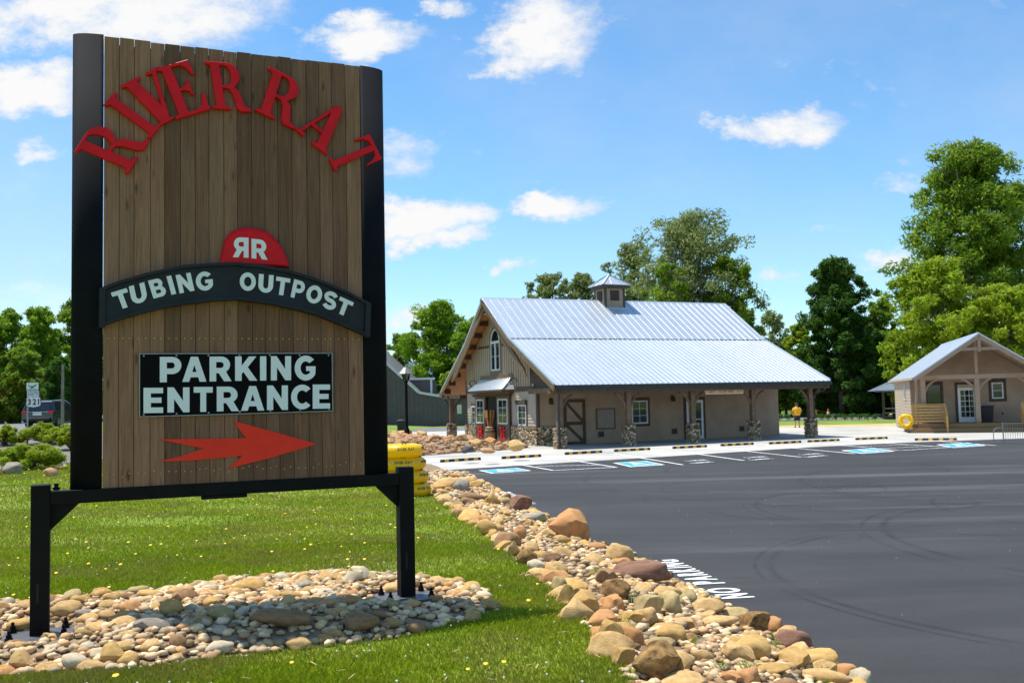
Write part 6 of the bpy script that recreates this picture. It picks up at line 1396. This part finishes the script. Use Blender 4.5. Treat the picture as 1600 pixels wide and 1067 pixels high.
mb = MB(); mb.lathe([(.07, -.08), (.098, -.02), (.102, .05), (.075, .11), (.02, .13)], 12, (0, .015, 1.63)); mb.build('hair', MT['hair'], man, True)
MB().box(-.015, .015, .10, .135, 1.58, 1.61).build('nose', MT['skin'], man)
for s in (-1, 1):
    MB().box(s * .145 - .045, s * .145 + .045, -.07, .19, .0, .075).build('shoe', MT['shoe'], man, bevel=.02); MB().box(s * .095 - .012, s * .095 + .012, .0, .04, 1.57, 1.64).build('ear', MT['skin'], man); MB().box(s * .035 - .012, s * .035 + .012, .108, .118, 1.63, 1.645).build('eye', MT['sign_black'], man)
man.scale = (1.0, 1.0, .985)
# ------------------------------------------------------------------ trees
def leaf_cloud(name, clumps, n_per, leaf, mat, par, g, up=.35, aspect=.62, kind=None):
    """leaf-sized bent faces scattered round clump centres (x, y, z, radius)"""
    C = np.array([c[:3] for c in clumps]); Rr = np.array([c[3] for c in clumps]); k = len(C) * n_per
    idx = np.repeat(np.arange(len(C)), n_per); d = g.normal(size=(k, 3)); d /= np.linalg.norm(d, axis=1)[:, None]
    r = g.random(k) ** .45; P = C[idx] + d * (Rr[idx] * r)[:, None] * np.array([1, 1, .8])
    nrm = d * .6 + g.normal(size=(k, 3)) * .6 + np.array([0, 0, up]); nrm /= np.linalg.norm(nrm, axis=1)[:, None]
    t = np.cross(nrm, g.normal(size=(k, 3))); t /= np.linalg.norm(t, axis=1)[:, None]; b = np.cross(nrm, t)
    s = (leaf * g.uniform(.6, 1.35, size=k))[:, None]; w = s * aspect
    fold = nrm * s * .18
    V = np.stack([P - t * s, P + b * w * .5 - fold, P + t * s, P - b * w * .5 - fold], 1).reshape(-1, 3)
    F = (np.arange(k)[:, None] * 4 + np.array([0, 1, 2, 3]))
    o = link(name, npmesh(name, V, F, False), MT[mat], par); return tag(o, None, None, None, kind)
def px_pt(px, py, Y): d = ray(px, py); return d * (Y / d[1])
def tree(px, Y, top, halfw, label, mat, bark='bark', base=-2.42, crown_lo=.22, n=150, per=90, leaf=.26, seed=1, name='tree', shape='dome', sparse=1.0, group='trees behind the parking lot', lobes=None, fat=1.0):
    g = np.random.default_rng(seed); p = px_pt(px, top, Y); H = p[2] - base; Rw = halfw / FPX * Y
    t = empty(name, (p[0], Y, base), 0, label, 'tree', group)
    z0 = H * crown_lo; cl = []; lim = []
    # lobes: sub-crowns spread through the outline
    K = lobes or 12; L_ = []
    for i in range(K):
        h = (i + .5) / K; ang = i * 2.4 + g.uniform(-.4, .4)
        prof = math.sin(math.pi * min(1, .12 + .88 * h) ** (.8 if shape == 'oval' else 1.25)) if shape != 'dome' else math.sqrt(max(0, 1 - (h * 1.02 - .02) ** 2.2))
        prof = max(.12, prof); rr = Rw * prof * g.uniform(.42, .72); z = z0 + (H - z0) * (.06 + .88 * h)
        L_.append((rr * math.cos(ang), rr * math.sin(ang), z, Rw * fat * (.28 + .24 * prof) * g.uniform(.85, 1.15)))
    L_.append((0, 0, H - Rw * .28, Rw * .34)); L_.append((0, 0, z0 + (H - z0) * .55, Rw * .55))
    for i in range(n):
        l = L_[g.integers(len(L_))]; d = g.normal(size=3); d /= np.linalg.norm(d); q = np.array(l[:3]) + d * l[3] * g.random() ** .35 * np.array([1, 1, .95])
        if q[2] > H: q[2] = H - g.random() * .5
        cl.append((*q, Rw * g.uniform(.10, .20) * sparse))
    leaf_cloud('crown', cl, per, leaf, mat, t, g)
    tr = max(.14, H * .018); mb = MB(); lean = g.uniform(-.4, .4, 2)
    mb.tube([(0, 0, 0), (lean[0] * .2, lean[1] * .2, H * .2), (lean[0] * .6, lean[1] * .6, H * .5), (lean[0], lean[1], H * .86)], [tr * 1.25, tr, tr * .62, tr * .12], 9); mb.build('trunk', MT[bark], t, True)
    mb = MB()
    for i, l in enumerate(L_[:-2]):
        zb = H * (.16 + .5 * (l[2] / H) ** 1.2); a = np.array([lean[0] * zb / H, lean[1] * zb / H, zb]); e = np.array(l[:3]); m = (a + e) / 2 + np.array([0, 0, -.06 * H * .5])
        mb.tube([a, m, e], [tr * .42, tr * .26, tr * .07], 6)
        for k in range(4):
            d = g.normal(size=3); d[2] = abs(d[2]) * .7; d /= np.linalg.norm(d); s0_ = m + (e - m) * g.random(); mb.tube([s0_, s0_ + d * l[3] * .6, s0_ + d * l[3] * 1.0 + np.array([0, 0, .2])], [tr * .14, tr * .08, tr * .03], 5)
    mb.build('limbs', MT[bark], t, True)
    return t
tree(1512, 92, 228, 122, 'tallest tree, broad and bright green, above the cabin on the right', 'leaf_mid', 'bark_pale', n=560, per=105, leaf=.27, seed=11, crown_lo=.12, lobes=22, sparse=.95)
tree(1452, 84, 408, 92, 'yellow green leafy tree right behind the cabin roof', 'leaf_yellow', n=200, per=100, leaf=.25, seed=12, crown_lo=.05, lobes=12)
tree(1575, 82, 440, 75, 'yellow green tree at the right edge behind the cabin', 'leaf_yellow', n=150, per=100, leaf=.25, seed=13, crown_lo=.05)
tree(1306, 97, 408, 64, 'dark green dense round topped tree between shop and cabin', 'leaf_dark', n=420, per=100, leaf=.25, seed=14, crown_lo=.02, lobes=16, fat=1.3)
tree(1205, 128, 486, 40, 'small thin grey green tree just right of the shop roof', 'leaf_grey', 'bark_pale', n=150, per=34, leaf=.26, seed=15, crown_lo=.2)
tree(1078, 104, 335, 108, 'big wide grey green tree rising behind the shop roof', 'leaf_grey', 'bark_pale', n=420, per=66, leaf=.25, seed=16, crown_lo=.2, lobes=20, sparse=.95, fat=1.15)
tree(1040, 98, 408, 62, 'greener lower tree in front of the big grey green tree', 'leaf_mid', n=130, per=80, leaf=.25, seed=17)
tree(990, 112, 382, 50, 'slim grey green tree left of the big grey green tree', 'leaf_grey', 'bark_pale', n=220, per=46, leaf=.25, seed=18, crown_lo=.4, fat=1.3)
tree(1135, 100, 400, 55, 'mid green tree below the right side of the big grey green tree', 'leaf_mid', n=130, per=62, leaf=.30, seed=28)
tree(858, 115, 427, 46, 'pale grey green tree over the left part of the shop ridge', 'leaf_grey', 'bark_pale', n=130, per=48, leaf=.28, seed=19, crown_lo=.55, fat=1.35)
tree(907, 118, 429, 42, 'pale grey green tree just left of the cupola', 'leaf_grey', 'bark_pale', n=130, per=48, leaf=.28, seed=20, crown_lo=.55, fat=1.35)
tree(684, 118, 474, 72, 'bright green tree left of the shop gable', 'leaf_bright', n=330, per=90, leaf=.26, seed=21, crown_lo=.0, lobes=16)
tree(734, 108, 498, 46, 'bright green tree half hidden by the shop gable', 'leaf_bright', n=150, per=70, leaf=.30, seed=29, crown_lo=.0)
tree(625, 124, 522, 36, 'small bright green tree beside the right edge of the sign', 'leaf_mid', n=150, per=60, leaf=.30, seed=22, crown_lo=.0)
for i, (px, Y, top, hw, mt, lb) in enumerate([(10, 104, 486, 52, 'leaf_bright', 'bright green tree at the far left edge'), (62, 98, 482, 46, 'leaf_bright', 'bright green tree above the route sign'), (112, 110, 470, 50, 'leaf_mid', 'darker green tree half hidden by the left edge of the sign'),
      (-40, 92, 500, 50, 'leaf_mid', 'tree beyond the left edge of the picture'), (35, 84, 545, 44, 'leaf_mid', 'low green tree behind the car'), (170, 100, 500, 60, 'leaf_mid', 'tree hidden behind the sign, left'), (92, 80, 560, 30, 'leaf_dark', 'dark low tree beside the utility pole')]):
    tree(px, Y, top, hw, lb, mt, n=230, per=80, leaf=.26, seed=40 + i, crown_lo=.05, group='trees beyond the highway', base=-1.6)
for i, (px, Y, top, hw, mt, lb) in enumerate([(1248, 112, 508, 34, 'leaf_yellow', 'yellow green bushy tree left of the dark tree'), (1225, 104, 560, 30, 'leaf_mid', 'low green tree behind the right end of the shop'), (1275, 100, 560, 34, 'leaf_dark', 'dark low tree behind the person'),
      (1345, 100, 500, 44, 'leaf_dark', 'dark green tree right of the round topped tree'), (1375, 106, 470, 46, 'leaf_mid', 'mid green tree behind the grey shelter'), (1400, 98, 520, 40, 'leaf_bright', 'bright green tree at the left end of the cabin roof'),
      (1290, 104, 590, 40, 'leaf_dark', 'dark undergrowth tree behind the cone'), (1350, 102, 600, 40, 'leaf_dark', 'dark undergrowth tree behind the rope stake'), (1185, 118, 545, 36, 'leaf_mid', 'low green tree touching the shop roof end'), (1560, 104, 340, 70, 'leaf_mid', 'tree filling in behind the tallest tree')]):
    tree(px, Y, top, hw, lb, mt, n=190, per=80, leaf=.25, seed=60 + i, crown_lo=.0)
# a far-off belt of woodland that closes the horizon
g = np.random.default_rng(5); cl = []
for i in range(1300):
    a = g.uniform(-1.35, 1.35); d = g.uniform(170, 215); x, y = d * math.tan(a) * .8, d
    if abs(x) > 420: continue
    h = 7 + 3 * math.sin(x * .06) + 2 * math.sin(x * .17); cl.append((x, y, -2.4 + g.uniform(0, h), g.uniform(1.2, 2.6)))
o = leaf_cloud('far_woodland', cl, 60, .55, 'leaf_far', None, g, kind='stuff')
NTH = ['first', 'second', 'third', 'fourth', 'fifth', 'sixth', 'seventh', 'eighth', 'ninth', 'tenth', 'last']
# small clipped shrubs in a row by the far road
for i, px in enumerate((1218, 1231, 1272, 1284, 1294, 1306, 1320, 1331, 1343, 1356, 1367)):
    p = hit(px, 656.5, lambda x, y: -2.4 + 0 * np.asarray(x)); g = np.random.default_rng(300 + i); s = empty('shrub', (p[0], p[1], -2.41), 0, f'small round dark shrub, {NTH[i]} from the left in the row along the far road', 'shrub', 'row of small shrubs along the far road')
    leaf_cloud('foliage', [(g.normal() * .14, g.normal() * .14, .26 + g.random() * .2, .26) for _ in range(6)], 50, .07, 'leaf_dark', s, g); MB().tube([(0, 0, 0), (0, 0, .3)], .03, 5).build('stem', MT['bark'], s)
# junipers in the mulch bed
def juniper(px, py, w, h, label, seed):
    p = hit(px, py, mulch_z); k = p[1] / FPX; g = np.random.default_rng(seed); s = empty('juniper', tuple(p), 0, label, 'shrub', 'spreading junipers in the mulch bed'); Rw, H = w * k / 2, h * k
    cl = []; tw = MB()
    for i in range(int(46)):
        a = g.uniform(0, 6.28); r = Rw * g.random() ** .6; z = H * (.2 + .75 * g.random() * (1 - .45 * r / Rw)); c = np.array([r * math.cos(a), r * math.sin(a) * .8, z]); cl.append((*c, g.uniform(.14, .26) * Rw))
        if i % 3 == 0: tw.tube([(0, 0, 0), (c[0] * .5, c[1] * .5, c[2] * .6), tuple(c)], [.025, .018, .008], 5)
    leaf_cloud('foliage', cl, 230, .075, 'leaf_juniper', s, g, up=.7, aspect=.35); tw.build('stems', MT['bark'], s)
juniper(76, 693, 78, 36, 'bright juniper right behind the reddish rock, below the route sign', 1); juniper(8, 696, 50, 32, 'bright juniper at the left edge beside the road', 2); juniper(48, 731, 98, 44, 'large bright juniper at the front of the mulch bed', 3); juniper(112, 703, 56, 40, 'juniper partly hidden by the left end of the sign', 4); juniper(-12, 722, 44, 24, 'juniper cut by the left edge of the picture', 5)
for px, pyb, w, h, m, kd, lb in ((16, 741, 34, 18, 'rock_grey', 'round', 'grey boulder at the left of the front juniper'), (66, 708, 24, 15, 'rock_red', 'angular', 'reddish squared rock between two junipers'), (80, 744, 22, 14, 'rock_red', 'angular', 'brown red block under the front juniper'), (94, 733, 18, 8, 'rock_tan', 'round', 'flat tan rock beside the left post top'), (35, 680, 12, 6, 'rock_tan', 'angular', 'tan rock by the road behind the mulch'), (0, 742, 8, 12, 'rock_tan', 'round', 'tan rock at the left edge of the mulch bed')):
    prock(px, pyb, w, h, m, kd, lb, mulch_z, 'rocks in the mulch bed', .8)
# ------------------------------------------------------------------ lawn blades and flowers
def grass(n_try, y0, y1, pw_, h0, h1, wid, seed, name):
    g = np.random.default_rng(seed); y = y0 + (y1 - y0) * g.random(n_try) ** pw_; xl = -.62 * y - 1.0; xr = np.minimum(xL(y) + .03, .62 * y); x = xl + (xr - xl) * g.random(n_try)
    rag = .09 * (.5 + .5 * np.sin(x * 23 + 3 * np.sin(y * 19))) * g.random(n_try); e0 = polydist(BED, x, y); k = (~inpoly(BED, x, y) | (e0 < rag)) & (x < xL(y) + rag * .7) & ~((x < -11) & inpoly(MUL, x, y)); e = polydist(BED, x, y)
    pat = np.sin(x * 1.3 + 1.1 * np.sin(y * .9)) + np.sin(y * 1.7 + 1.3 * np.sin(x * .8)) + .6 * np.sin(x * 3.1 - y * 2.3)
    k &= g.random(n_try) < np.clip(.80 + .16 * pat, .35, 1.0)
    x, y, pat = x[k], y[k], pat[k]; n = len(x); z = lawn_z(x, y); h = g.uniform(h0, h1, n) * (1 + .06 * pat) * (1 + .02 * (y - 6)); a = g.uniform(0, 6.28, n); w = wid * g.uniform(.7, 1.4, n) * (1 + .06 * (y - 6))
    dx, dy = np.cos(a), np.sin(a); b = g.uniform(0, 6.28, n); l = h * g.uniform(.2, .9, n); lx, ly = np.cos(b) * l, np.sin(b) * l
    V = np.stack([np.stack([x - dx * w, y - dy * w, z - .004], 1), np.stack([x + dx * w, y + dy * w, z - .004], 1), np.stack([x + dx * w * .7 + lx * .45, y + dy * w * .7 + ly * .45, z + h * .65], 1), np.stack([x + lx, y + ly, z + h], 1)], 1).reshape(-1, 3)
    o = link(name, npmesh(name, V, np.arange(n)[:, None] * 4 + np.array([0, 1, 2, 3])), MT['grass']); return tag(o, 'short mown green grass and clover of the lawn', 'grass', kind='stuff')
grass(380000, 5.4, 13, 1.5, .015, .046, .0028, 1, 'grass'); grass(230000, 13, 34, 1.35, .018, .042, .0045, 2, 'grass')
def flowers(n, y0, y1, r0, r1, mat, seed, name, lab, disc):
    g = np.random.default_rng(seed); V = []; F = []; c = 0; mb = MB()
    while c < n:
        y = y0 + (y1 - y0) * g.random() ** 1.3; x = g.uniform(-.6 * y, min(float(xL(y)) - .1, .5 * y))
        if inpoly(BED, np.array([x]), np.array([y]))[0] or (x < -11 and inpoly(MUL, np.array([x]), np.array([y]))[0]): continue
        z = float(lawn_z(x, y)); r = g.uniform(r0, r1); h = g.uniform(.04, .075); c += 1
        if disc: mb.add([(x + r * math.cos(a), y + r * math.sin(a), z + h + .3 * r * math.sin(a)) for a in np.linspace(0, 6.28, 8)[:-1]] + [(x, y, z + h + r * .5)], [(i, (i + 1) % 7, 7) for i in range(7)] + [tuple(range(6, -1, -1))])
        else: mb.add([tuple(np.array([x, y, z + h]) + r * v) for v in ICO[1][0][:]], [tuple(f) for f in ICO[1][1]])
    o = mb.build(name, MT[mat], None, fix=False); tag(o, lab, 'flowers', kind='stuff')
flowers(150, 6, 30, .013, .022, 'dandelion', 3, 'dandelions', 'scattered yellow dandelion heads in the lawn', True); flowers(420, 5.6, 26, .005, .009, 'clover', 4, 'clover_flowers', 'tiny white clover heads in the lawn', False)

# weeds and dead leaves caught among the border rocks
g = np.random.default_rng(77); cl = []
for i in range(46):
    y = 6 + 22 * g.random() ** 1.5; x = float(xL(y)) + (float(xR(y)) - float(xL(y))) * g.random(); cl.append((x, y, float(strip_z(x, y)) + .05, g.uniform(.04, .10)))
o = leaf_cloud('weeds', cl, 26, .028, 'leaf_mid', None, g, up=.2, aspect=.3, kind='stuff'); tag(o, 'small weeds growing between the border rocks', 'weeds')
mb = MB()
for i in range(150):
    y = 5.8 + 16 * g.random() ** 1.5; x = float(xL(y)) - 2.6 * g.random() ** 1.6
    if inpoly(BED, np.array([x]), np.array([y]))[0]: continue
    a = g.uniform(0, 6.28); l = g.uniform(.03, .09); z = float(lawn_z(x, y)) + .03; mb.beam((x, y, z), (x + l * math.cos(a), y + l * math.sin(a), z + g.uniform(-.01, .02)), .006, .005)
tag(mb.build('dry_twigs', MT['straw'], kind='stuff'), 'bits of dry straw and twig lying in the lawn', 'twigs')
